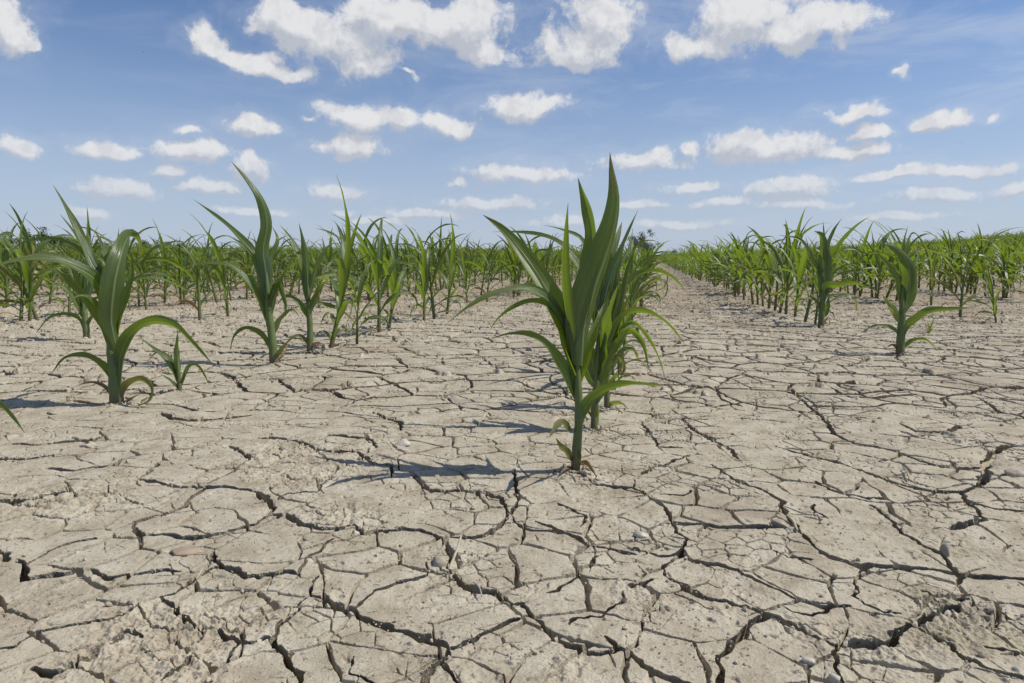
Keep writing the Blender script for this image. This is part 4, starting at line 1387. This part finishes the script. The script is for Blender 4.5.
stone(186, 552, 36, 17, .0075, M_STONE_PINK, 'stone', "flat pinkish brown stone lying on a plate of cracked mud", 'stone', R(14), 1)
stone(642, 535, 17, 11, .006, M_STONE_WHITE, 'stone', "white elongated stone in the mud right of the foremost corn plant", 'stone', R(-18), 2)
stone(808, 664, 17, 10, .005, M_STONE_WHITE, 'stone', "thin white stone flake on the smooth plate at the front", 'stone', R(-8), 3)
stone(834, 681, 14, 12, .006, M_STONE_WHITE, 'stone', "white pebble beside the crack at the very bottom", 'stone', R(20), 4)
stone(438, 562, 18, 17, .010, M_STONE_GREY, 'stone', "round grey pebble lodged beside the straw stub at the crack", 'stone', 0, 5)
stone(356, 534, 11, 9, .005, M_STONE_WHITE, 'stone', "tiny white pebble where two cracks meet", 'stone', R(30), 6)
stone(946, 555, 16, 12, .012, M_STONE_GREY, 'clod', "upright grey clod of soil standing in a crack junction", 'clod', R(60), 7)
stone(948, 616, 13, 6, .004, M_STONE_WHITE, 'stone', "narrow pale stone chip beside the crumbly crack", 'stone', R(25), 8)
stone(404, 446, 16, 14, .008, M_STONE_WHITE, 'stone', "white stone beside the tip of the corn shadow", 'stone', R(10), 9)
stone(52, 413, 16, 9, .006, M_STONE_GREY, 'stone', "pale grey stone under the stout corn plant's shadow", 'stone', R(-25), 10)
stone(1016, 476, 24, 15, .010, M_CRUMB, 'clod', "large dark soil clod at the picture edge beside the curved crack", 'clod', R(-12), 11)
stone(779, 528, 12, 20, .010, M_CRUMB, 'clod', "wedge of dark soil standing up in the crack", 'clod', R(15), 12)

def stick(p0, p1, rad, label, lift0=.004, lift1=.012, seed=0, leafy=False):
    a = ground_at(*p0); b = ground_at(*p1)
    a[2] = ground_z(a[0], a[1]) + lift0; b[2] = ground_z(b[0], b[1]) + lift1
    C = spline([np.zeros(3), (b - a) * .5 + np.array([.001, .0, .0015]), b - a], 8)
    mb = MB(); mb.add(*tube(C, np.full(8, rad) * np.linspace(1.0, .7, 8), 7))
    o = mb.build('straw', [M_STRAW]); o.location = a
    tag(o, label, 'straw')
stick((449, 566), (461, 546), .0012, "pale broken straw stub standing over the crack", .000, .010)
stick((474, 582), (482, 598), .0007, "thin pale straw lying across the crack below the stub", .003, .003)
stick((196, 578), (203, 571), .0008, "short pale straw bit near the pinkish stone", .002, .004)
stick((903, 470), (909, 482), .0010, "thin straw stalk on the mud inside the curved crack", .003, .003)
stick((787, 519), (797, 536), .0015, "brown stem piece lying along the crack", .001, .003)

def crumbs():
    rg = np.random.default_rng(77)
    ico_v, ico_f = rock_mesh(np.random.default_rng(3), 1, 1, 1, 1, .25)
    V = []; f = []; n = 0
    ico_f = np.array(ico_f)
    N = 6500
    t = rg.random(N)
    dv = 40 + (430 - 40) * t ** 1.1
    r = HCAM * F / dv
    th = rg.uniform(-R(39), R(39), N)
    keep = gn(r * np.cos(th) / .08, r * np.sin(th) / .08, 301) + rg.normal(0, .18, N) > -.02
    FF = []
    for k in np.where(keep)[0]:
        x = r[k] * (CFH[0] * math.cos(th[k]) + CR[0] * math.sin(th[k]))
        y = r[k] * (CFH[1] * math.cos(th[k]) + CR[1] * math.sin(th[k]))
        s = min(.0030, .0006 * (rg.pareto(2.7) + 1)) * (1 + .7 * max(0, r[k] - .7))
        A = rg.normal(0, 1, (3, 3)); Q_, _ = np.linalg.qr(A)
        W = (ico_v * rg.uniform(.6, 1.25, 3)) @ Q_ * s
        W += np.array([x, y, ground_z(x, y) + s * .35])
        V.append(W); FF.append(ico_f + n); n += len(W)
    for (hx, hy) in taken:
        for q in range(70):
            a = rg.uniform(0, 6.28); rr = .006 + abs(rg.normal(0, .014))
            x = hx + rr * math.cos(a); y = hy + rr * math.sin(a)
            s = rg.uniform(.0007, .0030)
            Q_, _ = np.linalg.qr(rg.normal(0, 1, (3, 3)))
            W = (ico_v * rg.uniform(.6, 1.25, 3)) @ Q_ * s + np.array([x, y, ground_z(x, y) + s * .3])
            V.append(W); FF.append(ico_f + n); n += len(W)
    V = np.concatenate(V); FF = np.concatenate(FF)
    me = bpy.data.meshes.new("soil_crumbs")
    me.from_pydata(V.tolist(), [], FF.tolist())
    me.materials.append(M_CRUMB); me.update()
    o = bpy.data.objects.new("soil_crumbs", me); COL.objects.link(o)
    tag(o, "loose crumbs of dry soil scattered over the cracked mud", "soil crumbs", None, "stuff")
crumbs()

def weed(u, v, label, seed, hpx=16):
    g = ground_at(u, v); g[2] = ground_z(g[0], g[1])
    D = (g - CAMP) @ CFW
    rg = random.Random(seed)
    root = empty('weed', g); tag(root, label, 'weed')
    for i in range(9):
        l = hpx / F * D * rg.uniform(.7, 1.3)
        gg = free_leaf(-.004, rg.random() * 6.28, l, rg.uniform(.05, .5), rg.uniform(.3, 1.4), l * .11, rg, 9, 3)
        mb = MB(); mb.add(*gg); mb.build('leaf', [M_PALE], root, mesh_name='weed_leaf')
weed(929, 333, "small yellow grassy weed behind the lone corn plant's long flat leaf", 1, 17)
weed(650, 469 - 60, "tiny yellowing weed sprout beside the central row's bare strip", 2, 6)

def bird(u, v, dist, label, span, bank):
    p = CAMP + ray(u, v) * dist
    mb = MB()
    # body
    C = np.array([[0, -.5, 0], [0, -.3, .01], [0, 0, .02], [0, .25, .02], [0, .38, .01]]) * span * .5
    mb.add(*tube(C, np.array([.02, .07, .11, .07, .015]) * span * .7, 8))
    for s in (-1, 1):
        pts = np.array([[0, .12, 0], [s * .25, .16, .10], [s * .5, -.02, .05], [s * .25, -.06, .09], [0, -.14, 0]]) * span
        top = pts + np.array([0, 0, .012 * span])
        V = np.vstack([pts, top])
        f = [(0, 1, 3, 4), (1, 2, 3), (5, 6, 8, 9), (6, 7, 8), (0, 1, 6, 5), (1, 2, 7, 6), (2, 3, 8, 7), (3, 4, 9, 8)]
        mb.add(V, f)
    o = mb.build('bird', [M_BIRD]); o.location = p
    o.rotation_euler = (.1, bank, YAW + 1.0)
    tag(o, label, 'bird')
bird(143, 52, 120, "tiny dark bird high in the blue under the long torn cloud", .42, .4)
bird(962, 143, 140, "tiny dark bird low in the sky above the thick far corn", .42, -.3)
